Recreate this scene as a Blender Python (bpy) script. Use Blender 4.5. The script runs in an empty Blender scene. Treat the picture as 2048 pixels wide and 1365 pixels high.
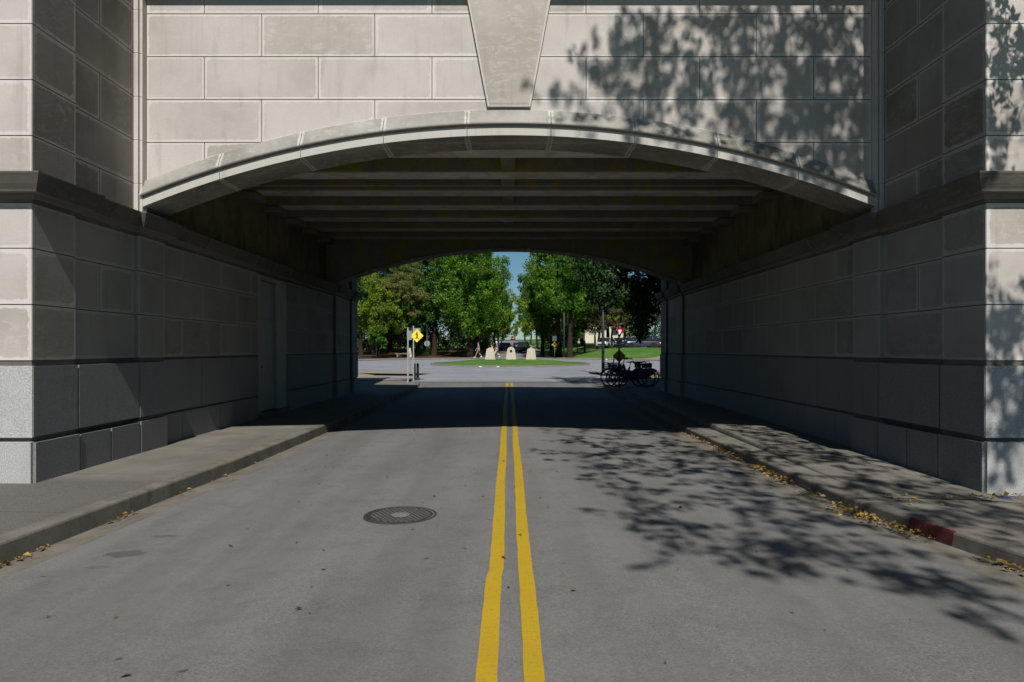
import bpy, bmesh, math, random
import numpy as np
from mathutils import Vector, Matrix
R = math.radians
SC = bpy.context.scene
COL = SC.collection
F = 1365.0; PX0 = 1018.0; PY0 = 698.0; EYE = 1.55

# ------------------------------------------------------------------ camera
cd = bpy.data.cameras.new("camera"); cam = bpy.data.objects.new("camera", cd); COL.objects.link(cam)
cam.location = (0, 0, EYE); cam.rotation_euler = (R(90), 0, 0)
cd.sensor_width = 36.0; cd.lens = 24.0; cd.shift_x = 6/2048; cd.shift_y = 15.5/2048
cd.clip_start = 0.1; cd.clip_end = 3000
SC.camera = cam
# ------------------------------------------------------------------ light
SUN = Vector((0.07, -1.0, 1.127)).normalized()
elev = math.asin(SUN.z); azim = math.atan2(SUN.x, SUN.y)
ld = bpy.data.lights.new("sun", 'SUN'); ld.energy = 5.0; ld.angle = R(0.53); ld.color = (1.0, 0.965, 0.915)
sun = bpy.data.objects.new("sun", ld); COL.objects.link(sun); sun.location = (2, -20, 30)
sun.rotation_euler = SUN.to_track_quat('Z', 'Y').to_euler()
W = bpy.data.worlds.new("World"); SC.world = W; W.use_nodes = True
wn = W.node_tree.nodes; wl = W.node_tree.links
sky = wn.new('ShaderNodeTexSky'); sky.sky_type = 'NISHITA'; sky.sun_disc = False
sky.sun_elevation = elev; sky.sun_rotation = azim; sky.air_density = 1.0; sky.dust_density = 0.0; sky.ozone_density = 1.2
wn['Background'].inputs['Strength'].default_value = 0.05
tint = wn.new('ShaderNodeMix'); tint.data_type = 'RGBA'; tint.blend_type = 'MULTIPLY'; tint.inputs[0].default_value = 1.0
tint.inputs[7].default_value = (.61, .88, 1.02, 1)
wl.new(sky.outputs[0], tint.inputs[6]); wl.new(tint.outputs[2], wn['Background'].inputs['Color'])
SC.view_settings.view_transform = 'Standard'; SC.view_settings.look = 'None'
SC.view_settings.exposure = 0.12; SC.view_settings.gamma = 1.0
SC.cycles.max_bounces = 6; SC.cycles.diffuse_bounces = 4; SC.cycles.transmission_bounces = 4
SC.cycles.transparent_max_bounces = 6
try: SC.cycles.use_denoising = True
except Exception: pass

# ------------------------------------------------------------------ helpers
def tag(o, label=None, cat=None, group=None, kind=None):
    if label: o['label'] = label
    if cat: o['category'] = cat
    if group: o['group'] = group
    if kind: o['kind'] = kind
    return o
def empty(name, loc=(0, 0, 0), rz=0.0, label=None, cat=None, group=None):
    o = bpy.data.objects.new(name, None); COL.objects.link(o); o.empty_display_size = .1
    o.location = loc; o.rotation_euler = (0, 0, rz)
    return tag(o, label, cat, group)
def copy_tree(o, parent=None):
    c = o.copy(); COL.objects.link(c)
    if parent is not None: c.parent = parent
    for ch in list(o.children): copy_tree(ch, c)
    return c

class MB:
    """collects faces with a per-face-corner colour (tone, edge, 0, 1)"""
    def __init__(s): s.v = []; s.f = []; s.c = []; s.sm = []
    def face(s, pts, col=None, smooth=False):
        b = len(s.v); s.v += [tuple(p) for p in pts]; s.f.append(tuple(range(b, b+len(pts))))
        s.c += (col if isinstance(col, list) else [col or (.5, 0)]*len(pts)); s.sm.append(smooth)
    def mesh(s, verts, faces, col=(.5, 0), smooth=False):
        b = len(s.v); s.v += [tuple(p) for p in verts]
        for f in faces:
            s.f.append(tuple(b+i for i in f)); s.c += [col]*len(f); s.sm.append(smooth)
    def box(s, x0, x1, y0, y1, z0, z1, col=(.5, 0), M=None):
        v = [Vector(p) for p in ((x0,y0,z0),(x1,y0,z0),(x1,y1,z0),(x0,y1,z0),(x0,y0,z1),(x1,y0,z1),(x1,y1,z1),(x0,y1,z1))]
        if M is not None: v = [M @ p for p in v]
        s.mesh(v, [(0,3,2,1),(4,5,6,7),(0,1,5,4),(1,2,6,5),(2,3,7,6),(3,0,4,7)], col)
    def cbox(s, x0, x1, y0, y1, z0, z1, ch=.01, col=(.5, 0), M=None):
        """box with chamfered edges"""
        ch = min(ch, (x1-x0)/2.1, (y1-y0)/2.1, (z1-z0)/2.1)
        bm = bmesh.new(); bmesh.ops.create_cube(bm, size=1)
        for v in bm.verts:
            v.co = Vector(((x0+x1)/2+v.co.x*(x1-x0), (y0+y1)/2+v.co.y*(y1-y0), (z0+z1)/2+v.co.z*(z1-z0)))
        bmesh.ops.bevel(bm, geom=list(bm.edges), offset=ch, segments=1, affect='EDGES')
        bm.verts.index_update()
        vs = [M @ v.co if M is not None else v.co.copy() for v in bm.verts]
        s.mesh(vs, [tuple(v.index for v in f.verts) for f in bm.faces], col); bm.free()
    def tube(s, pts, rad, n=8, col=(.5, 0), caps=True, closed=False):
        pts = [Vector(p) for p in pts]
        if not hasattr(rad, '__len__'): rad = [rad]*len(pts)
        rings = []; up = None
        m = len(pts)
        for i, p in enumerate(pts):
            a = pts[(i-1) % m] if (i > 0 or closed) else p
            b = pts[(i+1) % m] if (i < m-1 or closed) else p
            d = (b-a).normalized()
            if up is None:
                up = Vector((0, 0, 1)) if abs(d.z) < .9 else Vector((1, 0, 0))
            x = d.cross(up).normalized(); y = x.cross(d).normalized(); up = y
            rings.append([p + (x*math.cos(2*math.pi*k/n) + y*math.sin(2*math.pi*k/n))*rad[i] for k in range(n)])
        vs = [q for r in rings for q in r]; fs = []
        rng = m if closed else m-1
        for i in range(rng):
            for k in range(n):
                fs.append((i*n+k, i*n+(k+1) % n, ((i+1) % m)*n+(k+1) % n, ((i+1) % m)*n+k))
        if caps and not closed:
            fs.append(tuple(range(n-1, -1, -1))); fs.append(tuple((m-1)*n+k for k in range(n)))
        s.mesh(vs, fs, col, True)
    def lathe(s, prof, n=16, c=(0, 0, 0), axis='Z', col=(.5, 0)):
        vs = []; fs = []
        for (r, h) in prof:
            for k in range(n):
                a = 2*math.pi*k/n; x, y = r*math.cos(a), r*math.sin(a)
                p = {'Z': (x, y, h), 'Y': (x, h, -y), 'X': (h, x, y)}[axis]
                vs.append((p[0]+c[0], p[1]+c[1], p[2]+c[2]))
        for i in range(len(prof)-1):
            for k in range(n): fs.append((i*n+k, i*n+(k+1) % n, (i+1)*n+(k+1) % n, (i+1)*n+k))
        if prof[0][0] > 1e-5: fs.append(tuple(range(n-1, -1, -1)))
        if prof[-1][0] > 1e-5: fs.append(tuple((len(prof)-1)*n+k for k in range(n)))
        s.mesh(vs, fs, col, True)
    def ball(s, c, r, n=12, m=8, col=(.5, 0)):
        if not hasattr(r, '__len__'): r = (r, r, r)
        vs = []; fs = []
        for i in range(m+1):
            t = math.pi*i/m
            for k in range(n):
                a = 2*math.pi*k/n
                vs.append((c[0]+r[0]*math.sin(t)*math.cos(a), c[1]+r[1]*math.sin(t)*math.sin(a), c[2]+r[2]*math.cos(t)))
        for i in range(m):
            for k in range(n): fs.append((i*n+k, (i+1)*n+k, (i+1)*n+(k+1) % n, i*n+(k+1) % n))
        s.mesh(vs, fs, col, True)
    def prism(s, poly, a, b, axis='Y', col=(.5, 0)):
        """poly (u,w) extruded from a to b along axis"""
        def P(u, w, t): return {'Y': (u, t, w), 'X': (t, u, w), 'Z': (u, w, t)}[axis]
        n = len(poly); vs = [P(u, w, a) for u, w in poly] + [P(u, w, b) for u, w in poly]
        fs = [tuple(range(n-1, -1, -1)), tuple(range(n, 2*n))] + [(i, (i+1) % n, n+(i+1) % n, n+i) for i in range(n)]
        s.mesh(vs, fs, col)
    def build(s, name, mat, parent=None, fix=True, label=None, bevel=None):
        me = bpy.data.meshes.new(name); me.from_pydata(s.v, [], s.f)
        me.polygons.foreach_set('use_smooth', s.sm)
        ca = me.color_attributes.new('bk', 'FLOAT_COLOR', 'CORNER')
        arr = np.ones((len(s.c), 4), dtype=np.float32)
        if s.c: arr[:, :2] = np.array([(c[0], c[1]) for c in s.c], dtype=np.float32)
        arr[:, 2] = 0
        ca.data.foreach_set('color', arr.ravel())
        me.materials.append(mat); me.update()
        if fix:
            bm = bmesh.new(); bm.from_mesh(me); bmesh.ops.recalc_face_normals(bm, faces=bm.faces); bm.to_mesh(me); bm.free()
        o = bpy.data.objects.new(name, me); COL.objects.link(o)
        if parent is not None: o.parent = parent
        if label: o['label'] = label
        if bevel:
            m = o.modifiers.new('b', 'BEVEL'); m.width = bevel; m.segments = 2; m.limit_method = 'ANGLE'
        return o

def np_mesh(name, verts, quads, vals, mat, parent=None):
    me = bpy.data.meshes.new(name)
    nv, nf = len(verts), len(quads)
    me.vertices.add(nv); me.vertices.foreach_set('co', verts.astype(np.float32).ravel())
    me.loops.add(nf*4); me.loops.foreach_set('vertex_index', quads.astype(np.int32).ravel())
    me.polygons.add(nf); me.polygons.foreach_set('loop_start', np.arange(0, nf*4, 4, dtype=np.int32))
    me.polygons.foreach_set('loop_total', np.full(nf, 4, dtype=np.int32))
    me.update(calc_edges=True)
    ca = me.color_attributes.new('bk', 'FLOAT_COLOR', 'CORNER')
    arr = np.ones((nf*4, 4), dtype=np.float32); arr[:, 0] = np.repeat(vals, 4); arr[:, 1] = 0
    ca.data.foreach_set('color', arr.ravel())
    me.materials.append(mat)
    o = bpy.data.objects.new(name, me); COL.objects.link(o)
    if parent is not None: o.parent = parent
    return o

# ------------------------------------------------------------------ materials
class NT:
    def __init__(s, name, rough=.8, spec=.3, metal=0.0):
        s.m = bpy.data.materials.new(name); s.m.use_nodes = True
        s.t = s.m.node_tree; s.b = s.t.nodes['Principled BSDF']
        s.b.inputs['Roughness'].default_value = rough; s.b.inputs['Metallic'].default_value = metal
        s.b.inputs['Specular IOR Level'].default_value = spec
    def n(s, typ, **k):
        x = s.t.nodes.new('ShaderNode'+typ)
        for a, v in k.items():
            if a in x.inputs: x.inputs[a].default_value = v
            else: setattr(x, a, v)
        return x
    def l(s, a, b): s.t.links.new(a, b)
    def pos(s):
        return s.n('NewGeometry').outputs['Position']
    def obj(s): return s.n('TexCoord').outputs['Object']
    def scale(s, v, sc):
        m = s.n('Mapping'); m.inputs['Scale'].default_value = sc; s.l(v, m.inputs['Vector']); return m.outputs[0]
    def noise(s, v, scale, detail=4, rough=.55, dist=0.0):
        x = s.n('TexNoise'); x.inputs['Scale'].default_value = scale; x.inputs['Detail'].default_value = detail
        x.inputs['Roughness'].default_value = rough; x.inputs['Distortion'].default_value = dist
        s.l(v, x.inputs['Vector']); return x.outputs['Fac']
    def ramp(s, v, a, b, lo=0.0, hi=1.0):
        x = s.n('MapRange'); x.inputs['From Min'].default_value = a; x.inputs['From Max'].default_value = b
        x.inputs['To Min'].default_value = lo; x.inputs['To Max'].default_value = hi
        s.l(v, x.inputs['Value']); return x.outputs[0]
    def math(s, op, a, b=None):
        x = s.n('Math', operation=op)
        for i, q in enumerate((a, b)):
            if q is None: continue
            if isinstance(q, (int, float)): x.inputs[i].default_value = q
            else: s.l(q, x.inputs[i])
        return x.outputs[0]
    def mix(s, f, a, b, mode='MIX'):
        x = s.n('Mix', data_type='RGBA', blend_type=mode)
        if isinstance(f, (int, float)): x.inputs[0].default_value = f
        else: s.l(f, x.inputs[0])
        for i, q in ((6, a), (7, b)):
            if isinstance(q, tuple): x.inputs[i].default_value = (*q[:3], 1)
            else: s.l(q, x.inputs[i])
        return x.outputs[2]
    def attr(s):
        a = s.n('Attribute', attribute_name='bk'); sp = s.n('SeparateColor'); s.l(a.outputs['Color'], sp.inputs[0])
        return sp.outputs[0], sp.outputs[1]
    def color(s, c): s.l(c, s.b.inputs['Base Color']); return s
    def bump(s, h, strength=.3, dist=.01):
        x = s.n('Bump'); x.inputs['Strength'].default_value = strength; x.inputs['Distance'].default_value = dist
        s.l(h, x.inputs['Height']); s.l(x.outputs[0], s.b.inputs['Normal']); return s

def flat(name, c, rough=.6, metal=0.0, spec=.4, var=.15, sc=6.0, bump=0.0):
    t = NT(name, rough, spec, metal); v = t.obj()
    f = t.noise(v, sc, 5); g = t.ramp(f, .3, .7, 1-var, 1+var)
    col = t.mix(1.0, tuple(c), (1, 1, 1), 'MULTIPLY')
    vm = t.n('VectorMath', operation='SCALE'); t.l(col, vm.inputs[0]); t.l(g, vm.inputs['Scale'])
    t.color(vm.outputs[0])
    if bump: t.bump(f, bump, .01)
    return t.m

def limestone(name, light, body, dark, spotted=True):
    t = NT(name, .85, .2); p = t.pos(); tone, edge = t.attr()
    big = t.noise(p, .9, 3); wisp = t.noise(t.scale(p, (1, 1, 2.2)), 5.0, 7, .7, 1.2); fine = t.noise(p, 55, 3)
    c = t.mix(t.ramp(tone, 0, 1.25), body, dark)
    # pale veins in the weathered stones
    wm = t.math('MULTIPLY', t.ramp(wisp, .50, .66), t.ramp(tone, .1, .8))
    c = t.mix(t.math('MULTIPLY', wm, .42), c, light)
    c = t.mix(t.math('MULTIPLY', t.ramp(t.noise(p, 1.7, 6, .62), .48, .72), .45), c, dark)
    c = t.mix(t.ramp(big, .42, .68, 0, .4), c, light)
    c = t.mix(t.math('MULTIPLY', t.ramp(fine, .45, .75), .25), c, tuple(x*.72 for x in body))
    en = t.noise(p, 16, 4, .6)
    e = t.math('GREATER_THAN', 0, 1)
    e = t.ramp(t.math('ADD', edge, t.math('MULTIPLY', t.math('SUBTRACT', en, .5), .8)), .45, .62, 0, .8)
    c = t.mix(e, c, light)
    # dark streak weathering, stretched vertically
    st = t.noise(t.scale(p, (3.5, 3.5, .5)), 1.6, 5, .6)
    c = t.mix(t.ramp(st, .56, .8, 0, .35), c, tuple(x*.55 for x in dark))
    st2 = t.noise(t.scale(p, (9, 9, .35)), 1.3, 4, .6); c = t.mix(t.ramp(st2, .60, .78, 0, .30), c, tuple(x*.7 for x in dark))
    t.color(c); h = t.math('ADD', fine, t.math('MULTIPLY', wisp, .6)); t.bump(h, .35, .004)
    return t.m

M = {}
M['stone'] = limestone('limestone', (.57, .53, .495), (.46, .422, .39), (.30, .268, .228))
M['stone_shade'] = limestone('shade_toned_limestone', (0.3388, 0.3146, 0.2825), (0.2649, 0.2444, 0.2177), (0.1848, 0.1694, 0.1436))  # limestone copy darkened, the tunnel's shade is put into its colour
M['stone_side'] = limestone('brown_weathered_shade_limestone', (.36, .325, .29), (.225, .20, .172), (.15, .13, .105))  # brown weathered stone, darkened further to carry the side faces' shade
M['stone_ring'] = limestone('weathered_limestone', (.49, .46, .42), (.27, .258, .23), (.15, .145, .12))
M['cornice_stone'] = limestone('blackened_cornice_stone', (.20, .185, .16), (.12, .11, .09), (.06, .055, .045))
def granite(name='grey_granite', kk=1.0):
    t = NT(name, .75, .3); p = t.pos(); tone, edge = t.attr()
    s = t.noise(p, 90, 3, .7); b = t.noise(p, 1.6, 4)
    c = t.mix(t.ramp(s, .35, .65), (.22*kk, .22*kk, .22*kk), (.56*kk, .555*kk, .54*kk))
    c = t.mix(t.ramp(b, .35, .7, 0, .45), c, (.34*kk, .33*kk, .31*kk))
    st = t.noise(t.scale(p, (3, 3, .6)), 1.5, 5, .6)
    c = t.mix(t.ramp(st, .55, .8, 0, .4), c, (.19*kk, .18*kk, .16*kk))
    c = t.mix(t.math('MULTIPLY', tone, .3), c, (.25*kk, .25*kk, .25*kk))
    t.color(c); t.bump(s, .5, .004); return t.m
M['granite'] = granite(); M['granite_shade'] = granite('shade_toned_granite', .48)  # second granite is a darkened copy with passage shade in its colour
M['mortar'] = flat('mortar', (.11, .10, .085), .95)
def concrete(name, a, b, stain=None, sc=1.0, stainamt=.6, joints=None):
    t = NT(name, .9, .2); p = t.pos()
    n1 = t.noise(p, 1.3*sc, 6, .6); n2 = t.noise(p, 60*sc, 3, .7)
    c = t.mix(t.ramp(n1, .35, .68), a, b)
    c = t.mix(t.ramp(n2, .4, .7, 0, .35), c, tuple(x*.5 for x in a))
    if stain:
        n3 = t.noise(t.scale(p, (1.2, 1.2, .5)), 1.5*sc, 6, .7, .6)
        c = t.mix(t.ramp(n3, .48, .64, 0, stainamt), c, stain)
        n4 = t.noise(p, 9*sc, 5, .8); c = t.mix(t.ramp(n4, .52, .74, 0, .55), c, tuple(x*.35 for x in b))
    if joints:
        axis, period, off, wid = joints
        sx = t.n('SeparateXYZ'); t.l(p, sx.inputs[0])
        m = t.math('FRACT', t.math('DIVIDE', t.math('ADD', sx.outputs[axis], off), period))
        j = t.math('LESS_THAN', t.math('ABSOLUTE', t.math('SUBTRACT', m, .5)), wid/period)
        c = t.mix(t.math('MULTIPLY', j, .75), c, tuple(x*.3 for x in a))
    t.color(c); t.bump(t.math('ADD', n2, n1), .35, .006); return t.m
M['soffit'] = concrete('bounce_lit_concrete', (0.6804, 0.6578, 0.6351), (0.4989, 0.4763, 0.4423), (0.2721, 0.2268, 0.1247), 1.0, .5)  # base tone raised, light bounced off the ground is painted in
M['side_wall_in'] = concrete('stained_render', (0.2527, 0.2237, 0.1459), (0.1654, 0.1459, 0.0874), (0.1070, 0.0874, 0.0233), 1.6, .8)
M['web'] = concrete('stained_shade_concrete', (0.2185, 0.2093, 0.1815), (0.1725, 0.1610, 0.1320), (0.2760, 0.2300, 0.0220), 2.0, .9)  # real stains over a base tone lowered to paint the webs' shade
M['sidewalk'] = concrete('pavement_concrete', (0.1880, 0.1720, 0.1480), (0.1400, 0.1280, 0.1080), (0.1040, 0.0960, 0.0800), 1.0, .6, (1, 1.83, .3, .006))
M['kerb'] = concrete('kerb_concrete', (0.1760, 0.1600, 0.1360), (0.1200, 0.1080, 0.0880), (0.0800, 0.0720, 0.0560), 1.2, .7, (1, 3.05, .85, .008))
M['gutter'] = concrete('gutter_concrete', (0.1720, 0.1560, 0.1320), (0.1280, 0.1160, 0.0960), (0.0960, 0.0840, 0.0640), 1.5, .6)
M['ringwalk'] = concrete('tan_pavement', (0.2640, 0.2240, 0.1760), (0.2160, 0.1840, 0.1440), None, .5)
def near_pave():
    t = NT('patched_pavement', .92, .2); p = t.pos(); sx = t.n('SeparateXYZ'); t.l(p, sx.inputs[0])
    n1 = t.noise(p, 1.6, 6, .65); g = t.noise(p, 110, 3, .85); g2 = t.noise(p, 34, 4, .8); st = t.noise(t.scale(p, (1, .3, 1)), 1.1, 6, .7)
    a = t.mix(t.ramp(g, .36, .62), (.055, .053, .05), (.165, .155, .14)); a = t.mix(t.ramp(g2, .45, .7, 0, .5), a, (.06, .057, .053))
    c2 = t.mix(t.ramp(n1, .35, .7), (.185, .17, .148), (.13, .12, .10)); c2 = t.mix(t.ramp(g, .4, .7, 0, .3), c2, (.08, .075, .065))
    e = t.math('ADD', sx.outputs[1], t.math('MULTIPLY', t.math('SUBTRACT', n1, .5), .5))
    c = t.mix(t.ramp(e, 7.5, 7.75), a, c2); c = t.mix(t.ramp(st, .48, .72, 0, .55), c, (.075, .07, .06))
    for off, per in ((.3, 1.83),):
        m = t.math('FRACT', t.math('DIVIDE', t.math('ADD', sx.outputs[1], off), per))
        j = t.math('LESS_THAN', t.math('ABSOLUTE', t.math('SUBTRACT', m, .5)), .004)
        c = t.mix(t.math('MULTIPLY', j, .6), c, (.04, .037, .033))
    t.color(c); t.bump(t.math('ADD', g, g2), .5, .005); return t.m
M['near_pave'] = near_pave()
def asphalt():
    t = NT('worn_asphalt', .9, .25); p = t.pos()
    f1 = t.noise(p, 62, 4, .95); f2 = t.noise(p, 21, 6, .85); big = t.noise(p, .5, 5, .6)
    lane = t.noise(t.scale(p, (1.3, .10, 1)), 1.5, 4, .5)
    c = t.mix(t.ramp(f1, .40, .60), (0.0903, 0.0873, 0.0821), (0.2021, 0.1985, 0.1873))
    c = t.mix(t.ramp(f2, .38, .66, 0, .45), c, (0.0989, 0.0958, 0.0903))
    c = t.mix(t.ramp(big, .38, .62, 0, .5), c, (0.1720, 0.1694, 0.1643))
    c = t.mix(t.ramp(lane, .42, .66, 0, .5), c, (0.0989, 0.0941, 0.0862))
    med = t.noise(p, 3.2, 6, .75); c = t.mix(t.ramp(med, .50, .68, 0, .38), c, (0.0750, 0.0736, 0.0707))
    sxx = t.n('SeparateXYZ'); t.l(p, sxx.inputs[0]); xx = t.math('ADD', sxx.outputs[0], t.math('MULTIPLY', t.math('SUBTRACT', big, .5), .5))
    for cx_ in (-2.75, -1.05, 1.05, 2.75):
        d_ = t.math('ABSOLUTE', t.math('SUBTRACT', xx, cx_)); c = t.mix(t.math('MULTIPLY', t.ramp(d_, .42, .08, 0, .22), t.ramp(lane, .3, .6)), c, (0.0850, 0.0836, 0.0793))
    # pale aggregate grains
    vo = t.n('TexVoronoi'); vo.inputs['Scale'].default_value = 70; t.l(p, vo.inputs['Vector'])
    c = t.mix(t.math('MULTIPLY', t.math('LESS_THAN', vo.outputs['Distance'], .13), .35), c, (0.3268, 0.3166, 0.2875))
    # dark gum and tar spots
    wp = t.n('VectorMath', operation='ADD'); nz = t.n('TexNoise'); nz.inputs['Scale'].default_value = 9
    t.l(p, nz.inputs['Vector']); sc = t.n('VectorMath', operation='SCALE'); sc.inputs['Scale'].default_value = .10
    t.l(nz.outputs['Color'], sc.inputs[0]); t.l(p, wp.inputs[0]); t.l(sc.outputs[0], wp.inputs[1])
    v2 = t.n('TexVoronoi'); v2.inputs['Scale'].default_value = 2.2; t.l(wp.outputs[0], v2.inputs['Vector'])
    cs = t.n('SeparateColor'); t.l(v2.outputs['Color'], cs.inputs[0])
    spot = t.math('MULTIPLY', t.math('LESS_THAN', v2.outputs['Distance'], .05), t.math('GREATER_THAN', cs.outputs[0], .55))
    c = t.mix(t.math('MULTIPLY', spot, .75), c, (0.0387, 0.0359, 0.0329))
    # two oil stains beside the kerb
    for (x, y, a, b, k) in ((-3.01, 5.35, .155, .10, .6), (-2.95, 5.85, .13, .05, .5), (-3.03, 5.02, .10, .03, .35)):
        sx = t.n('SeparateXYZ'); t.l(wp.outputs[0], sx.inputs[0])
        dx = t.math('DIVIDE', t.math('SUBTRACT', sx.outputs[0], x+.05), a); dy = t.math('DIVIDE', t.math('SUBTRACT', sx.outputs[1], y+.05), b)
        d = t.math('ADD', t.math('MULTIPLY', dx, dx), t.math('MULTIPLY', dy, dy))
        c = t.mix(t.ramp(d, 1.15, .75, 0, k), c, (0.0516, 0.0471, 0.0427))
    cr = t.n('TexVoronoi', feature='DISTANCE_TO_EDGE'); cr.inputs['Scale'].default_value = .42
    wp2 = t.n('VectorMath', operation='ADD'); nz2 = t.n('TexNoise'); nz2.inputs['Scale'].default_value = 2.5; nz2.inputs['Detail'].default_value = 6
    t.l(p, nz2.inputs['Vector']); s2 = t.n('VectorMath', operation='SCALE'); s2.inputs['Scale'].default_value = .5
    t.l(nz2.outputs['Color'], s2.inputs[0]); t.l(p, wp2.inputs[0]); t.l(s2.outputs[0], wp2.inputs[1]); t.l(wp2.outputs[0], cr.inputs['Vector'])
    crk = t.math('MULTIPLY', 0, 0); crk_ = t.math('MULTIPLY', t.math('LESS_THAN', cr.outputs['Distance'], .0022), t.math('GREATER_THAN', big, .53))
    c = t.mix(t.math('MULTIPLY', crk, .4), c, (0.0516, 0.0513, 0.0493))
    t.color(c); t.bump(t.math('ADD', f1, f2), .7, .005); return t.m
M['asphalt'] = asphalt()
M['far_asphalt'] = concrete('far_asphalt', (.20, .20, .20), (.16, .16, .165), None, .3)
def pavers():
    t = NT('stone_pavers', .85, .25); p = t.pos()
    br = t.n('TexBrick'); br.inputs['Scale'].default_value = 2.2; br.inputs['Mortar Size'].default_value = .045
    br.inputs['Color1'].default_value = (.27, .28, .30, 1); br.inputs['Color2'].default_value = (.20, .21, .23, 1); br.inputs['Mortar'].default_value = (.15, .15, .155, 1)
    t.l(p, br.inputs['Vector'])
    n = t.noise(p, .35, 5); c = t.mix(t.ramp(n, .4, .7, 0, .55), br.outputs['Color'], (.28, .29, .31))
    tr = t.noise(t.scale(p, (.12, 1.5, 1)), 1.2, 4); c = t.mix(t.ramp(tr, .55, .7, 0, .4), c, (.17, .17, .18))
    t.color(c); t.bump(br.outputs['Fac'], .4, .01); return t.m
M['pavers'] = pavers()
def paint(name, c, wear=.5):
    t = NT(name, .7, .3); p = t.pos()
    n = t.noise(p, 26, 6, .75); st = t.noise(t.scale(p, (.7, 9, 1)), 3.0, 4, .6); b = t.noise(p, 2.2, 3)
    col = t.mix(t.ramp(b, .3, .7, 0, .4), c, tuple(x*.8 for x in c))
    col = t.mix(t.ramp(st, .55, .75, 0, .35), col, tuple(min(1, x*1.15+.02) for x in c))
    ch = t.n('TexNoise'); f = t.math('MULTIPLY', t.ramp(n, .57, .66), wear*.7)
    col = t.mix(f, col, (.12, .115, .11))
    g1 = t.noise(p, 70, 3, .8); col = t.mix(t.ramp(g1, .5, .72, 0, .35), col, tuple(x*.45 for x in c))
    cr = t.noise(t.scale(p, (1.2, 26, 1)), 2.0, 3, .5); col = t.mix(t.ramp(cr, .66, .70, 0, .5), col, (.20, .15, .05) if c[1] > .1 else (.08, .03, .03))
    dk = t.noise(t.scale(p, (1, .35, 1)), 1.4, 5, .6); col = t.mix(t.ramp(dk, .5, .75, 0, .4), col, tuple(x*.6+.02 for x in c))
    t.color(col); t.bump(n, .3, .003); return t.m
M['yellow_paint'] = paint('yellow_road_paint', (.40, .26, .010), .9)
M['red_paint'] = paint('red_kerb_paint', (.085, .012, .013), 1.0)
M['white_paint'] = paint('white_road_paint', (.6, .6, .58), .6)
def grass(name, a, b, c3):
    t = NT(name, .95, .1); p = t.pos()
    n = t.noise(p, .25, 4); f = t.noise(p, 14, 4, .8); m_ = t.noise(p, 1.3, 6, .8)
    c = t.mix(t.ramp(n, .35, .65), a, b); c = t.mix(t.ramp(m_, .45, .65, 0, .6), c, c3); c = t.mix(t.ramp(f, .4, .75, 0, .5), c, c3)
    t.color(c); t.bump(f, 1.0, .04); return t.m
M['grass'] = grass('mown_grass', (.055, .14, .022), (.11, .19, .04), (.035, .08, .015))
M['mulch'] = grass('leaf_litter_soil', (.10, .06, .035), (.07, .045, .025), (.035, .022, .014))
def leafmat(name, c1, c2, c3, trans=.35, rough=.5, spec=.35):
    t = NT(name, rough, spec); tone, e = t.attr(); p = t.obj()
    n = t.noise(p, .55, 3)
    c = t.mix(t.ramp(tone, 0, .8), c1, c2); c = t.mix(t.ramp(tone, .93, 1.0), c, c3)
    c = t.mix(t.ramp(n, .35, .65, 0, .5), c, tuple(x*.62 for x in c1))
    t.color(c)
    tr = t.n('BsdfTranslucent'); t.l(t.mix(1.0, c, (1.1, 1.3, .45), 'MULTIPLY'), tr.inputs['Color'])
    mx = t.n('MixShader'); mx.inputs[0].default_value = trans
    out = t.t.nodes['Material Output']; t.l(t.b.outputs[0], mx.inputs[1]); t.l(tr.outputs[0], mx.inputs[2]); t.l(mx.outputs[0], out.inputs['Surface'])
    return t.m
M['leaf_bright'] = leafmat('bright_leaves', (.06, .16, .015), (.17, .32, .03), (.45, .38, .03), .45)
M['leaf_lime'] = leafmat('lime_leaves', (.13, .22, .02), (.28, .35, .04), (.55, .38, .03), .45)
M['leaf_green'] = leafmat('mid_green_leaves', (.045, .125, .018), (.09, .21, .03), (.2, .28, .03), .38)
M['leaf_olive'] = leafmat('olive_needles', (.12, .15, .035), (.24, .24, .07), (.34, .27, .12), .3)
M['leaf_dark'] = leafmat('dark_glossy_leaves', (.016, .042, .012), (.034, .085, .02), (.08, .10, .04), .15, .5, .25)
M['leaf_shade'] = leafmat('shade_green_leaves', (.012, .035, .008), (.025, .06, .012), (.05, .08, .02), .2)  # woods leaves darkened, shade under the canopy is put into the colour
M['leaf_brown'] = leafmat('bronze_leaves', (.08, .07, .035), (.13, .10, .05), (.18, .14, .09), .25)
M['leaf_litter'] = leafmat('fallen_leaf', (.10, .05, .022), (.47, .32, .08), (.16, .20, .05), .15, .7, .2)
M['leaf_dead'] = leafmat('dry_brown_leaf', (.09, .06, .035), (.16, .10, .05), (.3, .2, .08), .05, .8, .2)
def bark():
    t = NT('bark', .95, .1); p = t.obj(); n = t.noise(t.scale(p, (6, 6, 1)), 3, 5, .7)
    t.color(t.mix(t.ramp(n, .35, .65), (0.0168, 0.0120, 0.0090), (0.0510, 0.0360, 0.0252))); t.bump(n, .8, .03); return t.m
M['bark'] = bark()
M['galv'] = flat('galvanised_steel', (.42, .43, .44), .45, .4, .5, .08)
M['sign_back'] = flat('grey_sign_back', (.30, .31, .31), .5, .3, .4, .06)
M['sign_yellow'] = flat('sign_yellow', (.86, .70, .06), .45, 0, .4, .03)
M['sign_yellow_shade'] = flat('sign_yellow_shade', (.62, .40, .01), .5, 0, .4, .05)  # sign yellow lowered so the colour itself carries the shade
M['sign_black'] = flat('sign_black', (.012, .012, .012), .5)
M['sign_white'] = flat('sign_white', (.72, .72, .70), .45, 0, .4, .03)
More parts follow.
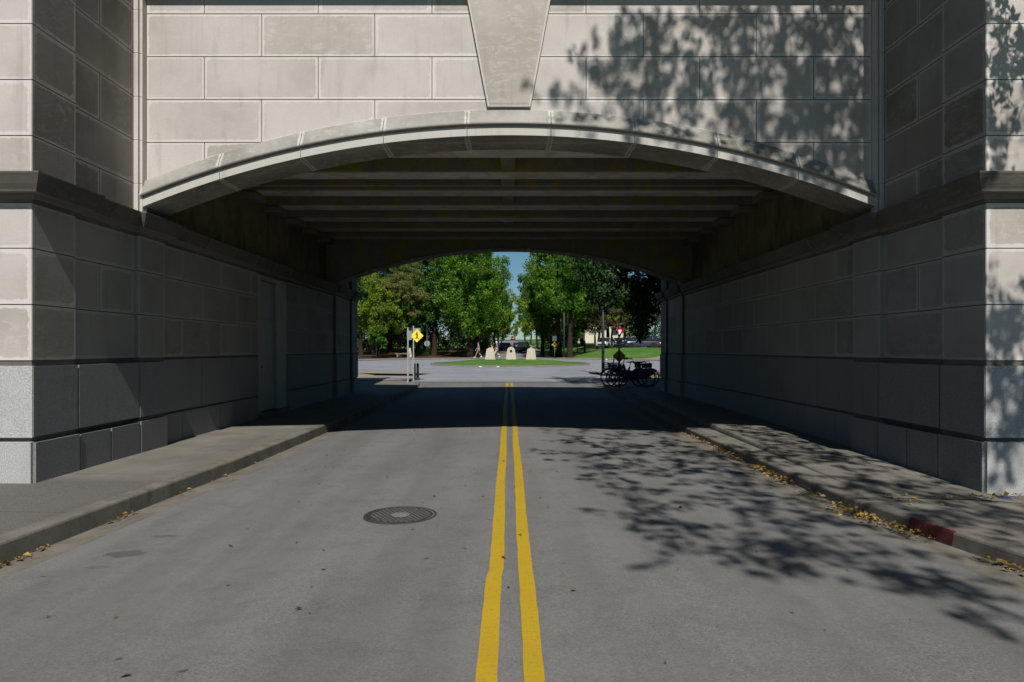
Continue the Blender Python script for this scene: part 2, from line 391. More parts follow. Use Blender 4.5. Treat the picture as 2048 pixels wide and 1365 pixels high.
M['sign_red'] = flat('sign_red', (.32, .012, .02), .4, 0, .4, .04)
M['dark_metal'] = flat('dark_painted_metal', (.016, .018, .02), .4, .2, .5, .1)
M['iron'] = None
def iron():
    t = NT('rusty_iron', .7, .4, .3); p = t.pos(); n = t.noise(p, 25, 5, .7)
    t.color(t.mix(t.ramp(n, .4, .65), (.030, .029, .028), (.06, .050, .043))); t.bump(n, .4, .003); return t.m
M['iron'] = iron()
M['lid_fill'] = flat('gritty_lid_fill', (.14, .13, .12), .9, 0, .2, .3, 60, .5)
M['monument'] = concrete('monument_stone', (.56, .49, .40), (.50, .44, .36), None, 1.5)
M['door'] = flat('grey_painted_door', (0.2280, 0.2394, 0.2220), .55, 0, .4, .12, 3)
M['door_frame'] = flat('grey_door_frame', (0.2550, 0.2550, 0.2326), .6, 0, .3, .1, 3)
M['brass'] = flat('tarnished_brass', (.25, .2, .12), .4, .8, .5, .1)
M['cream'] = concrete('cream_wall', (.66, .60, .49), (.60, .54, .44), None, .4)
M['roof'] = flat('pale_roof', (.35, .33, .31), .8)
M['glass'] = flat('dark_window_glass', (0.0150, 0.0200, 0.0225), .08, 0, .8, .05)
M['garage'] = flat('pale_blue_door', (.50, .56, .60), .6)
M['rubber'] = flat('rubber', (.015, .015, .015), .8, 0, .2)
M['alloy'] = flat('alloy_wheel', (0.2000, 0.2000, 0.2050), .3, .8, .5, .05)
M['lamp_red'] = flat('tail_lamp_red', (.5, .02, .02), .25, 0, .6)
M['lamp_clear'] = flat('headlamp_glass', (.65, .66, .68), .15, .3, .8)
M['litter'] = flat('purple_plastic', (.16, .13, .30), .4)
def carpaint(n, c): return flat(n, c, .22, .35, .7, .02)
M['car_grey'] = carpaint('slate_car_paint', (0.0605, 0.0660, 0.0935))
M['car_navy'] = carpaint('navy_car_paint', (.02, .03, .08))
M['car_white'] = carpaint('white_car_paint', (.6, .6, .6))
M['car_maroon'] = carpaint('maroon_car_paint', (.10, .02, .025))
M['car_red'] = carpaint('red_car_paint', (.45, .02, .02))
M['car_black'] = carpaint('black_car_paint', (.012, .012, .014))
M['bike_blue'] = flat('navy_bike_paint', (.015, .025, .10), .3, .2, .5)
M['bike_teal'] = flat('teal_bike_paint', (.01, .09, .11), .3, .2, .5)
M['bike_white'] = flat('pale_bike_panel', (.5, .45, .5), .4)
M['skin'] = flat('skin', (.50, .28, .20), .55, 0, .3, .06)
M['shirt_grey'] = flat('grey_cotton', (.22, .24, .24), .9)
M['shirt_blue'] = flat('blue_cotton', (.10, .16, .30), .9)
M['shirt_pink'] = flat('peach_cotton', (.55, .38, .28), .9)
M['shorts_grey'] = flat('grey_shorts', (.20, .17, .17), .9)
M['trouser_beige'] = flat('beige_trousers', (.50, .40, .30), .9)
M['hair_brown'] = flat('brown_hair', (.07, .03, .015), .8)
M['hair_white'] = flat('white_hair', (.62, .60, .56), .8)
M['shoe_white'] = flat('white_shoe', (.6, .6, .58), .7)

# ------------------------------------------------------------------ ground heights
CX, CY, RI, RO = 0.1, 57.0, 6.65, 17.7
def ss(t): t = max(0., min(1., t)); return t*t*(3-2*t)
def base(y):
    if y < 30: return 0.
    if y < 100: return .009*(y-30)
    return .63 + (y-100)*.026
def terrain(x, y):
    if y < 30.5: return -.22
    z = base(y)-.06
    r = math.hypot(x-CX, y-CY)
    if r > 20.3: z += ss((x-5.5)/8)*ss((r-20.6)/8.5)*1.22
    if x < -6: z += ss((r-24)/30)*.25
    return z

def grid_obj(name, xs, ys, zf, mat, label, cat, kind='structure', keep=None):
    mb = MB(); idx = {}
    vs = []
    for j, y in enumerate(ys):
        for i, x in enumerate(xs):
            idx[i, j] = len(vs); vs.append((x, y, zf(x, y)))
    fs = []
    for j in range(len(ys)-1):
        for i in range(len(xs)-1):
            if keep and not keep((xs[i]+xs[i+1])/2, (ys[j]+ys[j+1])/2): continue
            fs.append((idx[i, j], idx[i+1, j], idx[i+1, j+1], idx[i, j+1]))
    mb.mesh(vs, fs, smooth=True)
    o = mb.build(name, mat, fix=False); return tag(o, label, cat, kind=kind)
def frange(a, b, n): return [a+(b-a)*i/n for i in range(n+1)]
HCAP = 4.8
xs = [-900, -400, -200, -120, -80]+frange(-60, 60, 60)+[80, 120, 200, 400, 900]
ys = [-600, -200, -60, 0, 30.4]+frange(31, 150, 60)+[160, 180, 200, 240, 300, 400, 700, 1500]
grid_obj('ground', xs, ys, lambda x, y: min(terrain(x, y), HCAP+.8), M['grass'],
         'mown green grass around the roundabout and up the bank', 'ground')
# brown shaded soil below the trees on the left
grid_obj('soil', frange(-40, -4.6, 30), frange(77.5, 126, 30), lambda x, y: terrain(x, y)+.03, M['mulch'],
         'bare brown soil and leaf litter under the trees', 'soil')

# ---- near road, gutters, kerbs, pavements
def lerp_tab(tab):
    def f(y):
        if y <= tab[0][0]: return tab[0][1]
        for (a, va), (b, vb) in zip(tab, tab[1:]):
            if y <= b: return va+(vb-va)*(y-a)/(b-a)
        return tab[-1][1]
    return f
LK = lerp_tab([(-20, -4.6), (0, -4.10), (3, -3.95), (5.1, -3.84), (9, -3.62), (13.6, -3.53), (20, -3.58), (28, -3.72), (29.5, -3.85), (30.4, -4.25), (31, -4.8)])
RK = lerp_tab([(-20, 4.5), (0, 4.0), (3, 3.88), (5, 3.77), (6, 3.58), (7, 3.43), (13, 3.39), (19, 3.66), (29, 3.97), (30.3, 4.5), (31, 5.2)])
def crown(x, y): return -.019*abs(x)*(1-ss((y-24)/6))
def roadz(x, y): return crown(x, y)+base(y)
YS = frange(-20, 0, 10)+frange(.5, 31, 61)
def ribbon(name, mat, label, cat, cols, ysamp=YS, kind='structure', smooth=True):
    """cols: list of functions y -> (x, z)"""
    mb = MB(); n = len(cols); vs = []
    for y in ysamp:
        for c in cols:
            x, z = c(y); vs.append((x, y, z))
    fs = [(j*n+i, j*n+i+1, (j+1)*n+i+1, (j+1)*n+i) for j in range(len(ysamp)-1) for i in range(n-1)]
    mb.mesh(vs, fs, smooth=smooth)
    o = mb.build(name, mat, fix=False)
    for p in o.data.polygons:
        if p.normal.z < 0: break
    return tag(o, label, cat, kind=kind)
GL = .30; GR = .42
cols = []
for k in range(17):
    def f(y, k=k):
        a = LK(y)+GL; b = RK(y)-GR; x = a+(b-a)*k/16; return x, roadz(x, y)
    cols.append(f)
ribbon('road', M['asphalt'], 'worn grey asphalt carriageway running under the bridge', 'road', cols)
ribbon('gutter', M['gutter'], 'tan concrete gutter along the left kerb', 'gutter',
       [lambda y: (LK(y)-.01, roadz(LK(y), y)-.012), lambda y: (LK(y)+GL*.5, roadz(LK(y), y)-.008), lambda y: (LK(y)+GL, roadz(LK(y)+GL, y)+.003), lambda y: (LK(y)+GL+.012, roadz(LK(y)+GL, y)-.02)])
ribbon('gutter', M['gutter'], 'tan concrete gutter full of leaves along the right kerb', 'gutter',
       [lambda y: (RK(y)-GR-.012, roadz(RK(y)-GR, y)-.02), lambda y: (RK(y)-GR, roadz(RK(y)-GR, y)+.003), lambda y: (RK(y)-GR*.5, roadz(RK(y), y)-.008), lambda y: (RK(y)+.01, roadz(RK(y), y)-.012)])
def ltop(y): return .085+.0*y
def kerb_cols(K, s, top, w=.17):
    return [lambda y: (K(y), roadz(K(y), y)-.1), lambda y: (K(y)-s*.0, roadz(K(y), y)-.012), lambda y: (K(y)-s*.010, top(y)-.022),
            lambda y: (K(y)-s*.018, top(y)-.007), lambda y: (K(y)-s*.034, top(y)), lambda y: (K(y)-s*w, top(y)+.003), lambda y: (K(y)-s*(w+.006), top(y)-.03)]
ribbon('kerb', M['kerb'], 'long grey concrete kerb on the left of the road', 'kerb', kerb_cols(LK, 1, ltop), smooth=False)
rtop = lerp_tab([(-20, .05), (5, .045), (13, .035), (22, .04), (29, .06), (31, .06)])
ribbon('kerb', M['kerb'], 'lower concrete kerb on the right of the road', 'kerb', kerb_cols(RK, -1, rtop), smooth=False)
# left pavement
ribbon('pavement', M['near_pave'], 'grey concrete pavement on the left under the bridge', 'pavement',
       [lambda y: (-34, .10), lambda y: (-14, .10), lambda y: (-5.4, .102), lambda y: (-4.6, .095), lambda y: (LK(y)-.174, ltop(y)+.001)], frange(-20, 0, 10)+frange(.5, 33.5, 60))
# right pavement: upper walk with a step that fades out towards the viewer
RST = lerp_tab([(7.0, 3.74), (8.5, 3.76), (13.2, 3.83), (20, 4.12), (29, 4.45), (31, 5.6)])
RUP = lerp_tab([(-20, .03), (5, .03), (7, .045), (9, .085), (13, .135), (25, .145), (31, .11)])
RWL = lerp_tab([(-20, -.02), (7.4, -.03), (15, .10), (25, .14), (31, .11)])
ribbon('pavement', M['sidewalk'], 'lower strip of concrete between the right kerb and the step', 'pavement',
       [lambda y: (RK(y)+.174, rtop(y)+.001), lambda y: (max(RST(y), RK(y)+.2)+.05, rtop(y)+.001)], frange(6.9, 31, 50))
ribbon('pavement', M['sidewalk'], 'raised concrete walk against the right tunnel wall', 'pavement',
       [lambda y: (RST(y), rtop(y)-.03), lambda y: (RST(y), RUP(y)-.02), lambda y: (RST(y)+.02, RUP(y)), lambda y: (4.7, RUP(y)*.8+RWL(y)*.2), lambda y: (5.4, RWL(y)), lambda y: (34, RWL(y))], frange(6.9, 33.5, 56))
ribbon('pavement', M['sidewalk'], 'leaf strewn concrete pavement at the near right corner', 'pavement',
       [lambda y: (RK(y)+.174, rtop(y)+.001), lambda y: (4.7, .02), lambda y: (5.4, RWL(y)), lambda y: (34, RWL(y))], frange(-20, 6.9, 30))
# red painted piece of kerb
ribbon('kerb_paint', M['red_paint'], 'red painted patch on the right kerb face', 'kerb paint',
       [lambda y: (RK(y)-.003, roadz(RK(y), y)+.0), lambda y: (RK(y)+.007, rtop(y)-.022), lambda y: (RK(y)+.014, rtop(y)-.004), lambda y: (RK(y)+.032, rtop(y)+.003)], frange(5.62, 6.10, 6), smooth=False)
# double yellow line, with the small jogs of a hand-guided machine
rng = random.Random(4)
def wob(y, o): return .004*math.sin(y*1.3+o)+(.012 if (o < 2 and y < 4.75) else 0)*-1
yy = frange(-20, 2.6, 12)+frange(2.7, 31, 190)
jit = {round(y, 4): (rng.uniform(-.003, .003), rng.uniform(-.003, .003)) for y in yy}
ribbon('centre_line', M['yellow_paint'], 'left stripe of the double yellow centre line', 'road marking',
       [lambda y: (-.143+wob(y, 1)+jit[round(y, 4)][0], roadz(.1, y)+.006), lambda y: (-.040+wob(y, 1)+jit[round(y, 4)][1], roadz(.05, y)+.006)], yy)
ribbon('centre_line', M['yellow_paint'], 'right stripe of the double yellow centre line', 'road marking',
       [lambda y: (.066+wob(y, 3)+jit[round(y, 4)][1], roadz(.05, y)+.006), lambda y: (.166+wob(y, 3)-jit[round(y, 4)][0], roadz(.1, y)+.006)], yy)

# ---- roundabout
def polar(name, r0, r1, zf, mat, label, cat, n=96, m=6, a0=0, a1=2*math.pi, keep=None, kind='structure'):
    mb = MB(); vs = []
    for j in range(m+1):
        r = r0+(r1-r0)*j/m
        for k in range(n+1):
            a = a0+(a1-a0)*k/n; x = CX+r*math.cos(a); y = CY+r*math.sin(a); vs.append((x, y, zf(x, y, r)))
    fs = []
    for j in range(m):
        for k in range(n):
            f = (j*(n+1)+k, (j+1)*(n+1)+k, (j+1)*(n+1)+k+1, j*(n+1)+k+1)
            c = np.mean([vs[i] for i in f], axis=0)
            if keep and not keep(c[0], c[1]): continue
            fs.append(f)
    mb.mesh(vs, fs, smooth=True); o = mb.build(name, mat, fix=False); return tag(o, label, cat, kind=kind)
polar('roundabout_road', RI-.1, RO+.1, lambda x, y, r: base(y)+.012, M['pavers'], 'pale stone paved road circling the green island', 'road', m=10)
def outside(x, y): return not ((abs(x) < 5.2 and y < CY)) and not (abs(x-1) < 4.2 and y > CY)
polar('kerb', RO, RO+.16, lambda x, y, r: base(y)+.12, M['kerb'], 'outer kerb of the roundabout', 'kerb', m=1, keep=outside)
polar('kerb', RO-.03, RO, lambda x, y, r: base(y)+(.12 if r > RO-.01 else .0), M['kerb'], 'dark kerb face around the outside of the roundabout', 'kerb', m=1, keep=outside)
polar('pavement', RO+.16, RO+2.9, lambda x, y, r: base(y)+.118, M['ringwalk'], 'tan pavement ring outside the roundabout', 'pavement', m=3, keep=outside)
polar('kerb', RI-.35, RI+.02, lambda x, y, r: base(y)+(.13 if r < RI else .0), M['gutter'], 'pale kerb around the grass island', 'kerb', m=4)
polar('island_grass', 0, RI-.3, lambda x, y, r: base(y)+.12+.30*ss((RI-r)/4.5), M['grass'], 'low green grass mound in the roundabout', 'grass island', m=14)
# entry apron between road and circle
mb = MB()
EX = lerp_tab([(31, 4.7), (33, 5.6), (37, 7.6), (41.5, 10.5), (43, 12)])
ribbon('crossing', M['pavers'], 'stone paved crossing between the road and the roundabout', 'paving',
       [lambda y: (-EX(y), base(y)+.004)] + [lambda y: (0, base(y)+.006)] + [lambda y: (EX(y), base(y)+.004)], frange(31.6, 42.5, 22))
ribbon('crossing_edge', M['gutter'], 'brown concrete band where the asphalt meets the pavers', 'paving',
       [lambda y: (-4.9, base(y)+.009), lambda y: (0, base(y)+.010), lambda y: (4.9, base(y)+.009)], [30.9, 31.4, 31.9])
# pavements between bridge and circle
def side_pave(s, label):
    ribbon('pavement', M['ringwalk'], label, 'pavement',
           [lambda y: (s*(EX(y)+0.0), base(y)+.0), lambda y: (s*(EX(y)+.02), base(y)+.11), lambda y: (s*(EX(y)+.2), base(y)+.115), lambda y: (s*30, base(y)+.115)], [33.4]+frange(34, 41.6, 10))
side_pave(-1, 'tan pavement corner behind the pedestrian sign'); side_pave(1, 'tan pavement corner behind the parked bicycles')
for s in (-1, 1):
    ribbon('pavement', M['ringwalk'], 'tan kerb ramp '+('beside the black bollards' if s < 0 else 'beside the tall dark lamp pole'), 'pavement',
       [lambda y: (s*EX(y), base(y)+.02), lambda y: (s*(EX(y)+.35), base(y)+.112), lambda y: (s*8.0, base(y)+.116)], frange(30.9, 33.6, 6))
# street going on beyond
ribbon('far_road', M['far_asphalt'], 'grey street climbing away between the avenue trees', 'road',
       [lambda y: (-3.4, base(y)+.0), lambda y: (0, base(y)+.02), lambda y: (5.4, base(y)+.0)], frange(73.5, 100, 12)+frange(102, 258, 40))
grid_obj('car_park', frange(11, 60, 12), frange(88.5, 108, 6), lambda x, y: terrain(x, y)+.03, M['far_asphalt'], 'asphalt car park at the top of the grass bank', 'car park')
mbp = MB()
for i in range(24):
    a = i/23; x = 13.5+a*14; y = 80.5-2.0*a
ribbon('path', M['ringwalk'], 'pale concrete path crossing the grass bank', 'path',
       [lambda y: (14+ (y-73)*2.2, terrain(14+(y-73)*2.2, y)+.05), lambda y: (17.5+(y-73)*2.2, terrain(17.5+(y-73)*2.2, y)+.05)], frange(72, 80, 10))

# ------------------------------------------------------------------ the bridge
YF, YR = 9.66, 21.0          # outer faces of the arch walls
XQ, XR, XS = 5.17, 5.24, 5.166
Y0, Y1 = 7.4, 23.26
ZI0, ZI1 = 3.53, 4.544       # springing and crown of the intrados
HS = 5.16
RA = (HS**2+(ZI1-ZI0)**2)/(2*(ZI1-ZI0)); ZC = ZI1-RA
def intr(x): return ZC+math.sqrt(max(RA*RA-x*x, 0))
def arc(x, t): # curve t above the intrados, same centre shifted up
    return intr(x)+t
bridge = empty('stone_bridge', (0, 9.66, 0), 0, 'pale limestone arch bridge crossing over the road', 'bridge')
class OffMB(MB):
    def build(s, name, mat, parent=None, **k):
        if parent is bridge or (parent is not None and parent.get('_b')):
            off = (0, 9.66, 0) if parent is bridge else tuple(parent['_b'])
            s.v = [(a-off[0], b-off[1], c-off[2]) for a, b, c in s.v]
        return super().build(name, mat, parent, **k)
brnd = random.Random(11)
def block(mb, mp, u0, u1, z0, z1, zb=None, g=.006, dep=.012, ew=None, d=0.0, tone=None):
    """one ashlar: mp(u,z,d)->xyz"""
    u0 += g; u1 -= g; z0 += g; z1 -= g
    if ew is None: ew = brnd.uniform(.04, .10)
    if u1-u0 < .03: return
    tone = brnd.choice((.05, .1, .2, .3, .4, .65, .9, 1.0)) if tone is None else tone
    e = min(ew, (u1-u0)/3, (z1-z0)/3)
    if zb is None: us = [u0, u0+e, u1-e, u1]
    else:
        k = max(1, int((u1-u0)/.12)); us = [u0, u0+e]+[u0+e+(u1-u0-2*e)*i/k for i in range(1, k)]+[u1-e, u1]
    def low(u): return z0 if zb is None else min(max(z0, zb(u)), z1)
    cols = []
    for i, u in enumerate(us):
        b = low(u); ee = min(e, (z1-b)/3)
        cols.append([(u, b), (u, b+ee), (u, z1-ee), (u, z1)])
    n = len(us)
    for i in range(n-1):
        for j in range(3):
            q = [(i, j), (i+1, j), (i+1, j+1), (i, j+1)]
            pts = [mp(*cols[a][b], d) for a, b in q]
            if abs(cols[i][3][1]-cols[i][0][1]) < 1e-4 and abs(cols[i+1][3][1]-cols[i+1][0][1]) < 1e-4: continue
            cc = [(tone, 1.0 if (a in (0, n-1) or b in (0, 3)) else 0.0) for a, b in q]
            mb.face(pts, cc)
    # returns into the joints
    if zb is None:
        for a, b in (((u0, z0), (u1, z0)), ((u1, z0), (u1, z1)), ((u1, z1), (u0, z1)), ((u0, z1), (u0, z0))):
            mb.face([mp(*a, d), mp(*a, d-dep), mp(*b, d-dep), mp(*b, d)], (tone, 1))
    else:
        mb.face([mp(u0, z1, d), mp(u0, z1, d-dep), mp(u1, z1, d-dep), mp(u1, z1, d)], (tone, 1))
        for u in (u0, u1):
            mb.face([mp(u, low(u), d), mp(u, low(u), d-dep), mp(u, z1, d-dep), mp(u, z1, d)], (tone, 1))
COURSE = [3.255, 3.862, 4.469, 5.076, 5.683, 6.29, 6.897]
LOWC = [1.42, 2.03, 2.64, 3.135]

# --- front spandrel wall: ashlar over the arch
mb = OffMB()
mpF = lambda u, z, d: (u, YF-d, z)
ext = lambda x: arc(x, .375)-.015
for i, (za, zb_) in enumerate(zip(COURSE[:-1], COURSE[1:])):
    odd = i % 2
    js = [-5.13] + ([-4.31, -2.70, -1.09, 1.09, 2.70, 4.31] if odd else [-3.5, -1.9, 1.9, 3.5]) + [5.13]
    if i == 5: js = [-5.13, -4.31, -2.70, -1.09, 1.09, 2.70, 4.31, 5.13]
    if i % 2 == 0: js = [-5.13, -3.5, -1.9, 1.9, 3.5, 5.13]
    for a, b in zip(js, js[1:]):
        if a < -.5 and b > .5 and i >= 1:      # stones behind the keystone
            a1 = a; block(mb, mpF, a1, 0, za, zb_, ext); block(mb, mpF, 0, b, za, zb_, ext)
        else:
            block(mb, mpF, a, b, za, zb_, ext)
mb.build('spandrel_wall', M['stone'], bridge, label='pale ashlar wall above the arch')
# --- cores of both arch walls (with the arch cut out), plus parapet
for (ya, yb) in ((YF+.012, 10.26), (20.34, YR)):
    mb = OffMB(); N = 48
    for i in range(N):
        xa = -HS-.4+(2*HS+.8)*i/N; xb = -HS-.4+(2*HS+.8)*(i+1)/N
        za = intr(xa)+.02 if abs(xa) < HS else ZI0-.3; zb_ = intr(xb)+.02 if abs(xb) < HS else ZI0-.3
        t = 7.2
        mb.face([(xa, ya, za), (xb, ya, zb_), (xb, ya, t), (xa, ya, t)]); mb.face([(xa, yb, za), (xa, yb, t), (xb, yb, t), (xb, yb, zb_)])
        mb.face([(xa, ya, za), (xa, yb, za), (xb, yb, zb_), (xb, ya, zb_)])
    mb.face([(-HS-.4, ya, 7.2), (HS+.4, ya, 7.2), (HS+.4, yb, 7.2), (-HS-.4, yb, 7.2)])
    mb.build('spandrel_core', M['web'] if ya > 15 else M['mortar'], bridge, fix=False)
# upper cornice and parapet, front and rear
def upper_cornice(y, s):
    mb = OffMB()
    pr = [(0, 6.96), (.08, 6.96), (.12, 6.93), (.42, 6.99), (.48, 6.95), (.50, 6.97), (.50, 7.06), (.10, 7.12), (.10, 7.3), (-.4, 7.3), (-.4, 6.96)]
    poly = [(y-s*p, z) for p, z in pr]
    mb.prism(poly, -5.6, 5.6, 'X'); mb.build('cornice', M['stone'], bridge)
upper_cornice(YF, 1); upper_cornice(YR, -1)

# --- arch ring voussoirs with moulded face
def arch_ring(yf, s, ydeep):
    mb = OffMB()
    th_max = math.asin(HS/RA); n = 9
    # section: (radial offset, proud of wall)
    prof = [(-.002, -ydeep), (-.002, .10), (.118, .10), (.120, .06), (.150, .06), (.152, .150), (.168, .152), (.375, .03), (.375, -.02)]
    for k in range(n):
        t0 = -th_max+2*th_max*k/n; t1 = -th_max+2*th_max*(k+1)/n; g = .004/RA
        t0 += g; t1 -= g; m = 6; tone = brnd.choice((.45, .6, .8, 1.))
        ang = [t0, t0+.002, t0+.005]+[t0+(t1-t0)*j/m for j in range(1, m)]+[t1-.005, t1-.002, t1]
        def P(a, r, p):
            x = RA*math.sin(a); z = ZC+RA*math.cos(a)+r
            return (x, yf-s*p, z)
        for j in range(len(ang)-1):
            for i in range(len(prof)-1):
                (r0, p0), (r1, p1) = prof[i], prof[i+1]
                e0 = 1.0 if (j == 0 or j == 1) else 0.; e1 = 1.0 if (j >= len(ang)-3) else 0.
                ea = 1.0 if j <= 1 else 0.0; eb = 1.0 if j+1 >= len(ang)-2 else 0.0
                if j+1 <= 1: eb = 1.0
                if j >= len(ang)-2: ea = 1.0
                # fascia and throat stay washed pale, the weathered slope is darker; pale wedges low at the joints
                lowpale = {1: .95, 2: .9, 3: .9, 4: .9, 5: .7}.get(i, 0.)
                c = []
                for (aa, rr, pp, ee) in ((ang[j], r0, p0, ea), (ang[j+1], r0, p0, eb), (ang[j+1], r1, p1, eb), (ang[j], r1, p1, ea)):
                    c.append((tone if i >= 5 else (1.0 if i == 0 else .05), max(ee*(.62 if i >= 5 or i == 0 else 1.), lowpale if i < 5 and i > 0 else 0.)))
                pts = [P(ang[j], r0, p0), P(ang[j+1], r0, p0), P(ang[j+1], r1, p1), P(ang[j], r1, p1)]
                mb.face(pts, c, smooth=False)
        for a in (t0, t1):
            mb.face([P(a, r, p) for r, p in prof], (.1, 1))
    return mb.build('arch_ring', M['stone_ring'], bridge, fix=False)
arch_ring(YF, 1, .60); arch_ring(YR, -1, .66)
# --- keystone
mb = OffMB()
kp = [(-.30, 4.955), (.30, 4.955), (.60, 6.55), (-.60, 6.55)]
def kbox():
    e = .05; yk = YF-.075
    inn = [(-.30+e*.8, 4.955+e), (.30-e*.8, 4.955+e), (.60-e, 6.55), (-.60+e, 6.55)]
    def Q(p, y): return (p[0], y, p[1])
    mb.face([Q(p, yk) for p in inn], (1.0, 0))
    for i in range(4):
        a, b, c, d = kp[i], kp[(i+1) % 4], inn[(i+1) % 4], inn[i]
        mb.face([Q(a, yk+.012), Q(b, yk+.012), Q(c, yk), Q(d, yk)], [(.7, 1), (.7, 1), (.7, 0), (.7, 0)])
    for i in range(4):
        a, b = kp[i], kp[(i+1) % 4]
        mb.face([Q(a, YF+.02), Q(b, YF+.02), Q(b, yk+.012), Q(a, yk+.012)], (.5, .8))
kbox(); mb.build('keystone', M['stone'], bridge, label='large tapering keystone above the arch crown', fix=False)

# --- deck and girders
mb = OffMB(); mb.box(-5.7, 5.7, 10.26, 20.34, 5.33, 5.7); mb.build('deck', M['web'], bridge)
for k in range(7):
    y = 10.93+1.435*k
    mb = OffMB(); mb.cbox(-5.6, 5.6, y, y+.50, 4.75, 5.329, .02); mb.build('girder', M['soffit'] if 0 else M['web'], bridge)
    mb = OffMB(); mb.box(-5.5, 5.5, y+.02, y+.48, 4.742, 4.752); mb.build('girder_soffit', M['soffit'], bridge)  # paler underside strip with bounce light painted into its colour
for k in range(6):
    y = 10.93+1.435*k; mb = OffMB(); mb.box(-.15, .11, y+.503, y+1.432, 4.79, 5.33); mb.build('centre_beam', M['web'], bridge)
# bearing shelf brackets at girder ends
for s in (-1, 1):
    for k in range(1, 7):
        y = 10.93+1.435*k; mb = OffMB(); mb.cbox(min(s*5.1, s*5.5), max(s*5.1, s*5.5), y-.04, y+.54, 4.6, 4.741, .02); mb.build('bearing_block', M['web'], bridge)

